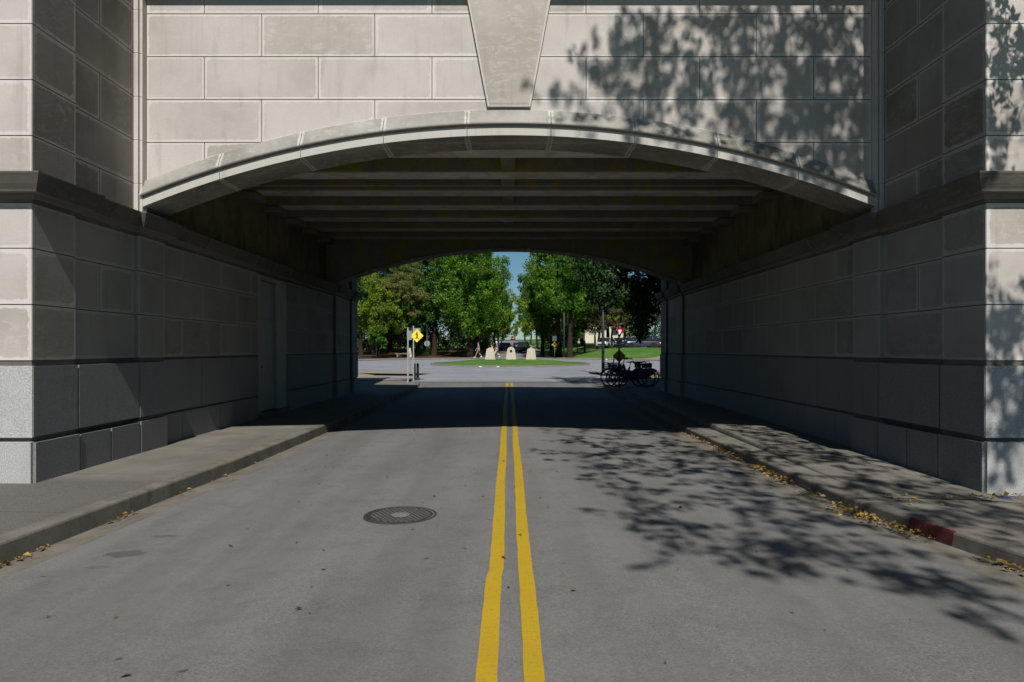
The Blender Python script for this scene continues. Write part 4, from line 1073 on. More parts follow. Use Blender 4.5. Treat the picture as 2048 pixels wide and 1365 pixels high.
for poly, n in (([(1245, 20), (1740, 20), (1748, 410), (1500, 335), (1290, 280), (1125, 235), (1150, 170), (1200, 120)], 150), ([(1450, 20), (1745, 20), (1745, 240), (1500, 230)], 46), ([(1600, 30), (1748, 30), (1748, 400), (1620, 350)], 26)):
    for (px, py) in polysample(poly, n, rnd):
        add_ray((at(px, YF), YF, EYE+(PY0-py)/F*YF), 12.0+rnd.uniform(-1.2, 1.6), rnd.uniform(.12, .22))
for (px, py) in polysample([(1985, 20), (2048, 20), (2048, 320), (1975, 320)], 15, rnd)+polysample([(1975, 540), (2048, 540), (2048, 960), (1980, 900)], 26, rnd):
    add_ray((at(px, Y0), Y0, EYE+(PY0-py)/F*Y0), 6.8+rnd.uniform(-.6, 1.0), rnd.uniform(.10, .2))
nshadow = len(cl)
def lands_visible(q):
    # where does the shadow of q land?
    tY = (YF-q[1]); z = q[2]-1.127*tY; x = q[0]-.07*tY
    if z > 4.3 and q[1] < YF and abs(x) < 5.3: return z < 7
    t = q[2]/1.127; x = q[0]-.07*t; y = q[1]+t
    if x > 5.0 and y > Y0-.2:
        tt = Y0-q[1]; return (q[0]-.07*tt) < 5.8
    return y > 2.9 and abs(x)/max(y, .1) < .80 and x > -9
k = 0
while k < 330:
    d = Vector((rnd.gauss(0, 1), rnd.gauss(0, 1), rnd.gauss(0, 1))).normalized()*rnd.uniform(.4, 1)
    q = Vector((8.4+d.x*7.5, 0.5+d.y*7.0, 11.0+d.z*4.3))
    if q.y > 6.6: continue
    if lands_visible(q): 
        k += .4; continue
    cl.append(tuple(q-T0)); rd.append(rnd.uniform(.4, .8)); k += 1
st_ = empty('street_tree', tuple(T0), 0, 'broad street tree at the near right corner casting dappled shade', 'street tree')
V1, Q1, v1 = leaf_mesh(cl[:nshadow], rd[:nshadow], 10, .105, 15, .4, .5, .5)
V2, Q2, v2 = leaf_mesh(cl[nshadow:], rd[nshadow:], 60, .14, 16, .4, .6, .5)
np_mesh('crown', np.vstack([V1, V2]), np.vstack([Q1, Q2+len(V1)]), np.concatenate([v1, v2]), M['leaf_green'], st_)
mb = MB(); skeleton(mb, (0, 0, -.1), (-.6, .3, 9.5), cl, .34, rnd, .012); mb.build('trunk', M['bark'], st_, fix=False)

# ------------------------------------------------------------------ fallen leaves
def litter(name, pts, size, mat, seed, label):
    g = np.random.default_rng(seed); n = len(pts); P = np.array(pts, float)
    a = g.random(n)*2*math.pi; t = np.stack([np.cos(a), np.sin(a), g.normal(0, .35, n)], 1); t /= np.linalg.norm(t, axis=1)[:, None]
    b = np.stack([-np.sin(a), np.cos(a), g.normal(0, .35, n)], 1); up = np.array([0, 0, 1.])
    sz = (size*(.35+1.15*g.random(n)**1.3))[:, None]; V = np.empty((n, 4, 3))
    cu = (.25*g.random(n))[:, None]
    V[:, 0] = P-t*sz*.5; V[:, 1] = P+b*sz*.25+up*sz*cu; V[:, 2] = P+t*sz*.5; V[:, 3] = P-b*sz*.25+up*sz*cu
    V[:, :, 2] = np.maximum(V[:, :, 2], P[:, 2][:, None]-.004)
    o = np_mesh(name, V.reshape(-1, 3), np.arange(4*n).reshape(n, 4), g.random(n), mat); return tag(o, label, 'fallen leaves', kind='stuff')
rnd = random.Random(9); pts = []
for _ in range(1500):
    y = rnd.triangular(4.3, 13.5, 6.6); w = .20 if 5.5 < y < 8.5 else .10
    clump = .5+.5*math.sin(y*3.1)+.4*math.sin(y*7.7)
    if rnd.random() > .12+.8*clump: continue
    x = RK(y)-.015-abs(rnd.gauss(0, w*.55)); pts.append((x, y, roadz(RK(y), y)+.004+rnd.random()*.035))
for _ in range(60):
    y = rnd.gauss(6.9, .12); x = rnd.uniform(4.0, 5.05)+rnd.gauss(0, .05); x = 3.85+(y-6.9)*.1+rnd.random()**2*1.2; pts.append((x, y if x < 5 else 6.8, .04+rnd.random()*.01))
for _ in range(60): y = rnd.uniform(6.9, 9.5); pts.append((5.05-abs(rnd.gauss(0, .05)), y, RWL(y)+.012))
for _ in range(60): x = rnd.uniform(5.1, 6.2); pts.append((x, 7.25+rnd.gauss(0, .05), .0))
litter('fallen_leaves', pts, .055, M['leaf_litter'], 3, 'yellow and brown fallen leaves drifted along the right kerb')
pts = []
for c, n, w in ((4.55, 16, .2), (4.95, 14, .12), (5.15, 26, .12), (5.45, 10, .1), (6.5, 26, .18), (7.7, 8, .1), (8.6, 12, .3), (9.8, 8, .5), (11.5, 8, .8)):
    for _ in range(n):
        y = rnd.gauss(c, w); pts.append((LK(y)+.02+abs(rnd.gauss(0, .035)), y, roadz(LK(y), y)+.004+rnd.random()*.02))
litter('fallen_leaves', pts, .05, M['leaf_litter'], 4, 'few dry yellow leaves scattered along the left kerb')
pts = []
for _ in range(130):
    y = rnd.uniform(2.6, 15)**1.0; x = rnd.uniform(-3, 3); pts.append((x, y, roadz(x, y)+.006))
pts += [(at(1147, 4.38), 4.38, .006), (at(597, 4.1), 4.1, -.01), (at(842, 4.2), 4.2, .005), (at(1586, 4.08), 4.08, -.02), (at(1357, 4.85), 4.85, -.01), (at(1443, 4.2), 4.2, -.01)]
litter('fallen_leaves', pts, .038, M['leaf_dead'], 6, 'tiny dark leaf scraps dotted over the asphalt')
mb = MB(); mb.tube([(0, 0, .02), (.06, .01, .025), (.13, .0, .03), (.17, 0, .026), (.2, 0, .03)], [.018, .034, .032, .014, .013], 10)
o = mb.build('plastic_bottle', M['litter']); o.scale = (.65, .65, .65); o.location = (5.13, 7.12, -.03); tag(o, 'small purple plastic bottle lying at the right wall corner', 'litter')

# ------------------------------------------------------------------ signs and street furniture
def post(parent, h, r=.03, mat=None, sq=False):
    mb = MB()
    if sq: mb.cbox(-r, r, -r, r, -.1, h, .004)
    else: mb.tube([(0, 0, -.1), (0, 0, h)], r, 10)
    return mb.build('post', mat or M['galv'], parent)
def plate(parent, name, poly, y, mat, th=.006, cz=0, cx=0):
    mb = MB(); mb.prism([(x+cx, z+cz) for x, z in poly], y, y+th, 'Y'); return mb.build(name, mat, parent)
def rrect(w, h, r=.03, n=4):
    out = []
    for (sx, sz, a0) in ((1, 1, 0), (-1, 1, 90), (-1, -1, 180), (1, -1, 270)):
        for k in range(n+1):
            a = R(a0+90*k/n); out.append((sx*(w/2-r)+r*math.cos(a), sz*(h/2-r)+r*math.sin(a)))
    return out
def diamond(s, r=.03):
    pts = rrect(s, s, r); c = math.cos(R(45)); return [((x-z)*c, (x+z)*c) for x, z in pts]
def walker(parent, y, cz, s, cx=0):
    """black walking figure symbol"""
    mb = MB()
    def seg(a, b, w):
        a = Vector(a)*s; b = Vector(b)*s; d = (b-a).normalized(); n = Vector((-d.y, d.x))*w*s/2
        mb.prism([(p.x+cx, p.y+cz) for p in (a-n, b-n*.8, b+n*.8, a+n)], y, y+.002, 'Y')
    mb.prism([(cx+s*(.02+.085*math.cos(a*math.pi/5)), cz+s*(.40+.085*math.sin(a*math.pi/5))) for a in range(10)], y, y+.002, 'Y')
    seg((.0, .32), (.02, -.02), .17); seg((.02, .0), (-.13, -.42), .10); seg((.03, .0), (.10, -.2), .10); seg((.10, -.2), (.2, -.42), .09)
    seg((.0, .27), (-.14, .12), .06); seg((-.14, .12), (-.25, .06), .055); seg((.03, .26), (.14, .1), .06); seg((.14, .1), (.1, .0), .05)
    return mb.build('walking_symbol', M['sign_black'], parent)
sid = .105
# pedestrian crossing sign
pY = 32.0
sg = empty('pedestrian_sign', (at(827, pY), pY, sid), 0, 'bright yellow diamond pedestrian sign on a grey post', 'road sign')
post(sg, 2.52, .028, sq=True)
zc = EYE+(PY0-672)/F*pY-sid; cxs = at(834, pY)-at(827, pY)
d_ = plate(sg, 'sign_face', diamond(.445), -.045, M['sign_yellow'], cz=zc, cx=cxs)
walker(sg, -.048, zc, .36, cxs)
mb = MB(); mb.prism([(cxs-.13, zc-.115), (cxs+.13, zc-.115), (cxs+.13, zc-.125), (cxs-.13, zc-.125)], -.048, -.046, 'Y'); mb.build('crossing_line', M['sign_black'], sg)
plate(sg, 'sign_back', rrect(.36, .34), .03, M['sign_back'], cz=zc+.19, cx=.14)
pY = 29.2
sg = empty('back_of_sign', (at(816, pY), pY, sid), 0, 'plain grey back of a square sign on a grey post', 'road sign')
post(sg, 2.36, .03, sq=True); plate(sg, 'sign_back', rrect(.20, .40, .02), .035, M['sign_back'], cz=EYE+(PY0-671)/F*pY-sid, cx=.055)
# bollards
def bollard(x, y, label):
    b = empty('bollard', (x, y, sid), 0, label, 'bollard', 'bollards behind the crossing sign')
    mb = MB(); mb.lathe([(0.062, 0), (.062, .60), (.055, .63), (.058, .66), (.06, .70), (.045, .735), (.0, .75)], 14); mb.build('shaft', M['dark_metal'], b)
    mb = MB(); mb.lathe([(.12, 0), (.12, .015), (.085, .04), (.065, .05)], 14); mb.build('base', M['dark_metal'], b)
bollard(at(829, 32.8), 32.8, 'left black bollard just behind the yellow sign post'); bollard(at(835.5, 33.1), 33.1, 'right black bollard nearest the kerb ramp')
# yield sign
pY = 25.95
sg = empty('yield_sign', (at(1238, pY), pY, .13), 0, 'red and white yield triangle above plates on one post', 'road sign')
zz = lambda row: EYE+(PY0-row)/F*pY-.13
post(sg, zz(655), .03, sq=True, mat=M['dark_metal'])
k = pY/F
def tri(w, z0_, z1_): return [(-w/2, z1_), (w/2, z1_), (0, z0_)]
plate(sg, 'yield_triangle', tri(22*k, zz(678), zz(656)), -.05, M['sign_red'])
plate(sg, 'yield_inner', tri(11*k, zz(671), zz(660)), -.053, M['sign_white'], .004)
plate(sg, 'plate', rrect(12*k, 9*k), -.045, M['sign_white'], cz=zz(682.5)); plate(sg, 'plate', rrect(13*k, 9*k), -.045, M['sign_white'], cz=zz(692.5))
mb = MB(); mb.cbox(-.10, .10, -.049, -.046, zz(692.8), zz(691.2), .001); mb.build('plate_symbol', M['sign_black'], sg)
mb = MB(); mb.cbox(-.09, .09, -.049, -.046, zz(684), zz(682.8), .001); mb.build('plate_symbol', M['sign_black'], sg)
plate(sg, 'warning_diamond', diamond(19*k), -.045, M['sign_yellow_shade'], cz=zz(712.5)); walker(sg, -.048, zz(712.5), .36)
# lamp posts
def lamp(px, Y, h, arm, label, r=.07, z=None, arm_side=-1, sw=.5):
    x = at(px, Y); l = empty('street_lamp', (x, Y, (terrain(x, Y)+.16) if z is None else z), 0, label, 'street lamp', 'dark street lamps')
    mb = MB(); mb.tube([(0, 0, 0), (0, 0, .3), (0, 0, h)], [r*1.15, r, r*.72], 12); mb.build('pole', M['dark_metal'], l)
    mb = MB(); mb.lathe([(r*2.3, -.02), (r*2.3, .04), (r*1.9, .09), (r*1.2, .14)], 12); mb.build('base', M['dark_metal'], l)
    if arm:
        mb = MB(); mb.tube([(0, 0, h-.08), (arm_side*arm*.5, 0, h-.04), (arm_side*arm, 0, h)], .025, 8); mb.build('arm', M['dark_metal'], l)
        mb = MB(); mb.cbox(min(arm_side*arm, arm_side*(arm+sw)), max(arm_side*arm, arm_side*(arm+sw)), -.16, .16, h-.03, h+.1, .03); hd = mb.build('lamp_head', M['dark_metal'], l)
        mb = MB(); mb.box(min(arm_side*(arm+.06), arm_side*(arm+sw-.06)), max(arm_side*(arm+.06), arm_side*(arm+sw-.06)), -.1, .1, h-.036, h-.029); mb.build('lens', M['lamp_clear'], hd)
    return l
lamp(1206, 37.5, 7.6, .9, 'tall dark lamp pole standing beside the parked bicycles', .085, sid+.03)
lamp(1128, 77, 8.35, .25, 'slim grey lamp pole in front of the thick tree trunk', .08, sw=.75)
l3 = lamp(854, 78, 3.75, .2, 'short street lamp carrying the back of a stop sign', .06, sw=.8)
mb = MB(); mb.prism([(.34*math.cos(R(22.5+45*i)), 1.62+.34*math.sin(R(22.5+45*i))) for i in range(8)], .07, .08, 'Y'); mb.build('sign_back', M['sign_back'], l3)
# far small signs
def far_sign(px, row, Y, mat, label, s=.62, h=None, extra=None):
    x = at(px, Y); z0 = terrain(x, Y); g = empty('warning_sign', (x, Y, z0), 0, label, 'road sign', 'small yellow signs beyond the roundabout')
    zc = EYE+(PY0-row)/F*Y-z0; post(g, zc+(.35 if not extra else extra+.35), .035); plate(g, 'sign_face', diamond(s), -.05, mat, cz=zc)
    if extra: plate(g, 'plate', rrect(.5, .62), -.05, M['sign_white'], cz=zc+extra)
    walker(g, -.055, zc, .5); return g
far_sign(985, 687.5, 88, M['sign_yellow'], 'small yellow sign just above the leftmost pale stone', .42)
far_sign(936, 695.5, 92, M['sign_yellow_shade'], 'shaded yellow diamond sign under the trees on the left')
far_sign(1109, 690, 82, M['sign_yellow_shade'], 'yellow diamond below a white plate beside the tree trunks', .5, extra=.75)
x, y, z = gp(1169, 87); pp = MB(); pp.cbox(-.12, .12, -.12, .12, -.1, 1.5, .02); pp.tube([(0, 0, 1.4), (0, 0, 3.0)], .045, 8)
o = pp.build('wooden_post', M['bark']); o.location = (x, y, z); tag(o, 'brown wooden post standing on the grass bank', 'post')

# monuments
def monument(px, w, h, pointed, label):
    Y = 57.0; x = at(px, Y); z = base(Y)+.40
    m = empty('stone_marker', (x, Y, z), 0, label, 'stone marker', 'pale stone markers on the island')
    mb = MB(); b = w/2; t = w*.33
    if pointed: prof = [(-b, -.1), (b, -.1), (t*1.05, h*.84), (0, h), (-t*1.05, h*.84)]
    else: prof = [(-b, -.1), (b, -.1), (t*1.02, h*.82), (t*.7, h*.93), (t*.3, h*.985), (0, h), (-t*.3, h*.985), (-t*.7, h*.93), (-t*1.02, h*.82)]
    mb.prism(prof, -.24, .24, 'Y'); mb.build('stone_body', M['monument'], m, bevel=.025)
    return m
k57 = 57/F
monument(980.5, 21.5*k57, 24.5*k57, True, 'leftmost pale tapered stone with a peaked top')
mm = monument(1022, 22*k57, 25.5*k57, False, 'middle pale stone with rounded top and round emblem')
monument(1062, 21.5*k57, 24.5*k57, True, 'rightmost pale tapered stone with a peaked top')
mb = MB(); zc = 17.2*k57
mb.lathe([(.0, -.262), (.045, -.262), (.045, -.252), (.075, -.252), (.075, -.262), (.115, -.262), (.115, -.24), (0, -.24)], 20, (0, 0, zc), 'Y'); mb.build('emblem', M['iron'], mm)
mb = MB(); mb.cbox(-.3, .3, -.3, .3, 0, .25, .03); mb.prism([(-.3, .2), (.3, .2), (.12, 1.2), (-.12, 1.2)], -.2, .2)
x, y, z = gp(820, 84); o = mb.build('stone_post', M['monument']); o.location = (x, y, z); o.scale = (.8, .8, 1); tag(o, 'small pale tapered post in the shade behind the sign posts', 'stone post')
# low tan bench blocks beneath the trees
mb = MB(); mb.cbox(-.9, .9, -.25, .25, .35, .45, .02); mb.cbox(-.75, -.55, -.2, .2, 0, .36, .02); mb.cbox(.55, .75, -.2, .2, 0, .36, .02)
x, y, z = gp(806, 83); o = mb.build('bench', M['ringwalk']); o.location = (x, y, z+.1); tag(o, 'low tan bench in the shade under the conifer', 'bench')
# small white road studs near island
for i, (px, lab) in enumerate(((961, 'left white road stud at the island kerb'), (996, 'right white road stud at the island kerb'), (1213, 'white road stud near the far right kerb'))):
    Y = 50.0 if i < 2 else 71.5; mb = MB(); mb.cbox(-.1, .1, -.1, .1, 0, .07, .02); o = mb.build('road_stud', M['sign_white']); o.location = (at(px, Y), Y, base(Y)+.012); tag(o, lab, 'road stud', 'white road studs')

# ------------------------------------------------------------------ buildings
x, y = at(1180, 135), 135
bl = empty('cream_building', (x, y, terrain(x, y)), 0, 'low cream walled building behind the grass bank', 'building')
mb = MB(); mb.cbox(-3.9, 6.5, 0, 12, -.5, 4.6, .05); mb.cbox(-3.4, 0.5, 2, 12, 4.9, 7.6, .05); mb.build('wall', M['cream'], bl)
mb = MB(); mb.prism([(-4.3, 4.62), (6.9, 4.62), (6.7, 4.95), (-4.1, 4.95)], -.4, 12.4, 'Y'); mb.build('roof', M['roof'], bl)
mb = MB(); mb.prism([(-4.3, 7.6), (.8, 7.6), (-1.75, 9.0)], 1.7, 12.2, 'Y'); mb.build('gable_roof', M['roof'], bl)
mb = MB(); mb.cbox(-3.7, -2.4, -.06, 0.02, 0, 3.0, .02); mb.build('garage_door', M['garage'], bl)
for wx in (4.2,):
    mb = MB(); mb.cbox(wx, wx+1.2, -.07, .02, 1.4, 3.0, .02); w_ = mb.build('window', M['sign_white'], bl)
    mb = MB(); mb.box(wx+.1, wx+1.1, -.076, -.06, 1.5, 2.9); mb.build('pane', M['glass'], w_)

# ------------------------------------------------------------------ vehicles
def make_car(label, paint_, L=4.6, Wd=1.8, H=1.5, kind='suv', loc=(0, 0, 0), rz=0., name='parked_car', cat='car', group='cars in the car park'):
    """front of the car points to -X"""
    root = empty(name, loc, rz, label, cat, group); h = Wd/2; wr = .34
    hood = H*.60; belt = H*.62
    st = [(-L/2, .32, .62*H*.9, .80), (-L/2+.10, .24, .66*H*.9, .90), (-L/2+.5, .20, hood-.02, .97), (-L/2+1.15, .20, hood+.02, 1.0), (0, .20, belt, 1.0), (L/2-.9, .20, belt+.01, 1.0), (L/2-.35, .22, belt+.02, .97), (L/2-.08, .30, belt-.02, .93), (L/2, .38, belt-.12, .86)]
    mb = MB(); vs = []; n = 8
    for (x, zb, zt, w) in st:
        w *= h; vs += [(x, -w*.86, zb), (x, -w, zb+.14), (x, -w, zt-.16), (x, -w*.92, zt-.01), (x, w*.92, zt-.01), (x, w, zt-.16), (x, w, zb+.14), (x, w*.86, zb)]
    fs = [(i*n+k, i*n+(k+1) % n, (i+1)*n+(k+1) % n, (i+1)*n+k) for i in range(len(st)-1) for k in range(n)]
    fs += [tuple(range(n)), tuple((len(st)-1)*n+k for k in range(n-1, -1, -1))]
    mb.mesh(vs, fs, smooth=True)
    bd = mb.build('body', paint_, root); m = bd.modifiers.new('s', 'SUBSURF'); m.levels = 1; m.render_levels = 2
    # greenhouse
    xr = {'suv': (-L*.22, -L*.06, L*.40, L*.475), 'sedan': (-L*.20, -L*.03, L*.20, L*.38), 'pickup': (-L*.22, -L*.06, L*.14, L*.17)}[kind]
    a, b, c, d = xr; tw = h*.76; bw = h*.92
    mb = MB(); e = .0
    V = [(a, -bw, belt-.03), (b, -tw, H-.04), (c, -tw, H-.04), (d, -bw, belt-.03), (a, bw, belt-.03), (b, tw, H-.04), (c, tw, H-.04), (d, bw, belt-.03)]
    mb.mesh(V, [(0, 1, 2, 3), (7, 6, 5, 4), (0, 4, 5, 1), (3, 2, 6, 7)]); mb.build('window_glass', M['glass'], root)
    mb = MB(); mb.cbox(b-.06, c+.06, -tw-.01, tw+.01, H-.05, H, .02)
    for s in (-1, 1):
        mb.tube([(a, s*bw*1.0, belt-.02), (b, s*tw*1.01, H-.03)], .035, 6); mb.tube([(d, s*bw, belt-.02), (c, s*tw*1.01, H-.03)], .05, 6)
        mb.tube([((b+c)/2-.1, s*bw*1.01, belt-.02), ((b+c)/2-.1, s*tw*1.02, H-.03)], .035, 6)
        if kind == 'suv': mb.tube([(c-.55, s*bw*1.01, belt-.02), (c-.55, s*tw*1.02, H-.03)], .04, 6)
    mb.build('roof', paint_, root)
    if kind == 'pickup':
        mb = MB(); mb.cbox(L*.18, L*.47, -h*.8, h*.8, belt-.02, belt+.012, .005); mb.build('bed_liner', M['rubber'], root)
    for sx in (-L*.31, L*.31):
        for s in (-1, 1):
            w = MB(); w.lathe([(wr*.62, -.11), (wr*.95, -.11), (wr, -.07), (wr, .07), (wr*.95, .11), (wr*.62, .11)], 20, (0, 0, 0), 'Y'); wo = w.build('wheel', M['rubber'], root); wo.location = (sx, s*(h-.10), wr)
            w = MB(); w.lathe([(0, s*.09), (.06, s*.10), (.07, s*.07), (wr*.6, s*.10), (wr*.63, s*.07), (wr*.63, -s*.02)], 14, (0, 0, 0), 'Y')
            w.build('rim', M['alloy'], wo, fix=False)
            w = MB(); w.lathe([(wr+.10, s*.0), (wr+.10, s*.012), (wr+.02, s*.014)], 20, (sx, s*(h+.0), wr), 'Y'); w.build('wheel_arch', M['rubber'], root, fix=False)
    for s in (-1, 1):
        mb = MB(); mb.ball((-L/2+.20, s*h*.70, .66*H*.88), (.16, .17, .09), 10, 6); mb.build('headlight', M['lamp_clear'], root)
        mb = MB(); mb.ball((L/2-.14, s*h*.78, belt-.16), (.09, .10, .14), 10, 6); mb.build('tail_light', M['lamp_red'], root)
        mb = MB(); mb.ball((a+.35, s*(h+.10), belt+.06), (.07, .11, .08), 8, 6); mb.build('mirror', paint_, root)
    mb = MB(); mb.cbox(-L/2-.015, -L/2+.1, -h*.42, h*.42, .40, .58, .02); mb.build('grille', M['rubber'], root)
    mb = MB(); mb.cbox(-L/2-.02, L/2+.01, -h*.84, h*.84, .20, .27, .03); mb.build('sill', M['rubber'], root)
    return root
def carz(px, Y): x = at(px, Y); return (x, Y, terrain(x, Y)-.10)
make_car('slate grey van seen from the side at the bank top', M['car_grey'], 4.85, 1.95, 1.66, 'suv', carz(1281, 90), 0.03)
make_car('navy car angled just left of the slate van', M['car_navy'], 4.6, 1.8, 1.45, 'sedan', carz(1252, 95), R(25))
make_car('white car mostly hidden behind the navy car', M['car_white'], 4.5, 1.8, 1.62, 'suv', carz(1262, 100), R(20))
make_car('pale car with shaded bumper at the left end of the row', M['car_white'], 4.4, 1.8, 1.45, 'sedan', carz(1212, 93.5), R(62))
make_car('dark car between the pale car and the bronze tree', M['car_black'], 4.5, 1.8, 1.45, 'sedan', carz(1234, 97), R(40))
make_car('red car cut off by the right tunnel wall', M['car_red'], 4.5, 1.8, 1.5, 'sedan', carz(1345, 91), 0.)
GS = 'vehicles on the far street'
make_car('black pickup with pale roof behind the rightmost stone', M['car_black'], 5.2, 1.95, 1.75, 'pickup', (at(1046, 112), 112, base(112)+.02), R(80), 'vehicle', 'pickup truck', GS)
make_car('dark maroon car between the left and middle stones', M['car_maroon'], 4.5, 1.8, 1.45, 'sedan', (at(1009, 120), 120, base(120)+.02), R(75), 'vehicle', 'car', GS)
make_car('dark car just left of the black pickup', M['car_black'], 4.5, 1.8, 1.5, 'suv', (at(1036, 118), 118, base(118)+.02), R(85), 'vehicle', 'car', GS)
make_car('tiny red car far up the climbing street', M['car_red'], 4.5, 1.8, 1.5, 'sedan', (at(1026, 255), 255, base(255)+.02), R(90), 'vehicle', 'car', GS)

# ------------------------------------------------------------------ bicycles (front points to -X)
def make_bike(loc, rz, label, fmat):
    b = empty('bicycle', loc, rz, label, 'bicycle', 'shared bicycles parked by the yield sign'); wr = .31; fx, rx_ = -.58, .56
    for x in (fx, rx_):
        mb = MB(); mb.tube([(wr*math.cos(2*math.pi*k/28), 0, wr*math.sin(2*math.pi*k/28)) for k in range(28)], .024, 8, closed=True)
        w = mb.build('wheel', M['rubber'], b); w.location = (x, 0, wr+.024)
        mb = MB(); mb.lathe([(.0, -.05), (.03, -.05), (.04, .0), (.03, .05), (0, .05)], 10, (0, 0, 0), 'Y')
        for k in range(14):
            a = 2*math.pi*k/14; mb.tube([(0, .02*(-1)**k, 0), (wr*.97*math.cos(a), 0, wr*.97*math.sin(a))], .003, 4)
        mb.build('spokes', M['alloy'], w, fix=False)
        mb = MB(); R2 = wr+.055; a0, a1 = (R(20), R(165)) if x < 0 else (R(-5), R(150))
        pts_ = [(R2*math.cos(a0+(a1-a0)*k/14), R2*math.sin(a0+(a1-a0)*k/14)) for k in range(15)]
        for (p, q) in zip(pts_, pts_[1:]):
            mb.face([(p[0], -.035, p[1]), (q[0], -.035, q[1]), (q[0], .035, q[1]), (p[0], .035, p[1])])
            mb.face([(p[0], -.035, p[1]), (q[0], -.035, q[1]), (q[0]*.93, -.037, q[1]*.93), (p[0]*.93, -.037, p[1]*.93)])
        o = mb.build('mudguard', M['dark_metal'] if x < 0 else fmat, b, fix=False); o.location = (x, 0, wr+.024)
    mb = MB()
    mb.tube([(-.44, 0, .82), (-.36, 0, .56), (-.16, 0, .40), (.02, 0, .34)], [.05, .055, .055, .05], 10)
    mb.tube([(.02, 0, .32), (.16, 0, .62), (.20, 0, .72)], [.05, .04, .035], 10)
    for s in (-1, 1): mb.tube([(.04, s*.03, .32), (rx_, s*.06, wr+.02)], .02, 8); mb.tube([(.16, s*.02, .60), (rx_, s*.06, wr+.02)], .014, 6)
    mb.tube([(-.36, 0, .60), (.15, 0, .52)], .04, 8)
    mb.build('frame', fmat, b)
    mb = MB(); mb.tube([(-.44, 0, .80), (-.48, 0, .70)], .035, 8)
    for s in (-1, 1): mb.tube([(-.475, s*.05, .72), (-.53, s*.055, .5), (fx, s*.055, wr+.02)], .018, 8)
    mb.build('fork', fmat, b)
    mb = MB(); mb.tube([(-.44, 0, .82), (-.40, 0, 1.03)], .02, 8)
    mb.tube([(-.25, -.30, 1.05), (-.36, -.20, 1.08), (-.41, 0, 1.04), (-.36, .20, 1.08), (-.25, .30, 1.05)], .014, 8)
    for s in (-1, 1): mb.tube([(-.25, s*.30, 1.05), (-.16, s*.31, 1.04)], .019, 8)
    mb.tube([(-.30, -.26, 1.06), (-.38, -.28, 1.0)], .006, 6)
    mb.build('handlebar', M['dark_metal'], b)
    mb = MB(); mb.tube([(.19, 0, .66), (.23, 0, .90)], .016, 8); mb.build('seat_post', M['alloy'], b)
    mb = MB(); mb.mesh([(.05, -.025, .92), (.05, .025, .92), (.20, -.05, .93), (.20, .05, .93), (.34, -.10, .95), (.34, .10, .95), (.36, -.08, .90), (.36, .08, .90), (.05, 0, .89), (.2, 0, .88)],
                       [(0, 2, 3, 1), (2, 4, 5, 3), (4, 6, 7, 5), (0, 8, 9, 2), (1, 3, 9, 8), (2, 9, 6, 4), (3, 5, 7, 9), (9, 7, 6), (0, 1, 8)], smooth=True); mb.build('saddle', M['rubber'], b)
    # wire basket
    mb = MB()
    X0, X1, W0, W1, Z0, Z1 = -.80, -.50, .13, .17, .66, .88
    for z, f in ((Z0, 0), (.735, .33), (.81, .66), (Z1, 1)):
        w = W0+(W1-W0)*f; xa = X0-.03*f; mb.tube([(xa, -w, z), (X1, -w, z), (X1, w, z), (xa, w, z)], .007 if z < Z1 else .011, 5, closed=True)
    for k in range(9):
        t = k/8; xa = X0+(X1-X0)*t
        for s in (-1, 1): mb.tube([(xa, s*W0, Z0), (xa-.03*(1-t), s*W1, Z1)], .005, 4)
        yk = -W0+2*W0*t; mb.tube([(X0, yk, Z0), (X0-.03, yk*W1/W0, Z1)], .005, 4); mb.tube([(X0, yk, Z0), (X1, yk, Z0)], .005, 4)
    mb.build('basket', M['dark_metal'], b, fix=False)
    mb = MB(); mb.cbox(.38, .62, -.06, .06, .70, .88, .03); mb.tube([(.36, 0, .84), (.40, 0, .93), (.50, 0, .95), (.56, 0, .88)], .012, 6); mb.build('lock_box', M['dark_metal'], b)
    for s in (-1, 1):
        mb = MB(); R2 = wr+.05; fan = [(rx_+R2*math.cos(R(a_)), wr+.024+R2*math.sin(R(a_))) for a_ in range(48, 181, 12)]+[(rx_-.14, wr+.02), (rx_+.02, wr+.10)]
        mb.prism(fan, s*.048, s*.056, 'Y'); mb.build('skirt_guard', fmat, b)
    mb = MB(); mb.cbox(-.02, .14, -.055, .055, .36, .60, .03); mb.build('battery', M['dark_metal'], b)
    mb = MB(); mb.cbox(-.62, -.50, -.05, .05, .72, .84, .02); mb.build('front_panel', M['bike_white'], b)
    mb = MB(); mb.lathe([(.0, .03), (.085, .03), (.09, .035), (.085, .04), (0, .04)], 16, (.02, 0, .31), 'Y')
    mb.tube([(.02, .045, .31), (.12, .055, .19)], .012, 6); mb.tube([(.02, -.045, .31), (-.08, -.055, .43)], .012, 6)
    mb.cbox(.07, .17, .06, .14, .175, .20, .005); mb.cbox(-.13, -.03, -.14, -.06, .42, .445, .005); mb.build('crank', M['dark_metal'], b)
    mb = MB(); mb.tube([(.06, .06, .28), (.14, .16, .02)], .012, 6); mb.build('kickstand', M['dark_metal'], b)
    return b
make_bike((at(1262, 24.8), 24.8, .145), R(-3), 'dark blue basket bicycle nearest the tunnel wall', M['bike_blue'])
make_bike((at(1270, 25.25), 25.22, .145), R(1), 'navy bicycle between the other two parked bicycles', M['bike_blue'])
make_bike((at(1249, 25.5), 25.5, .145), R(5), 'teal basket bicycle behind the dark blue one', M['bike_teal'])

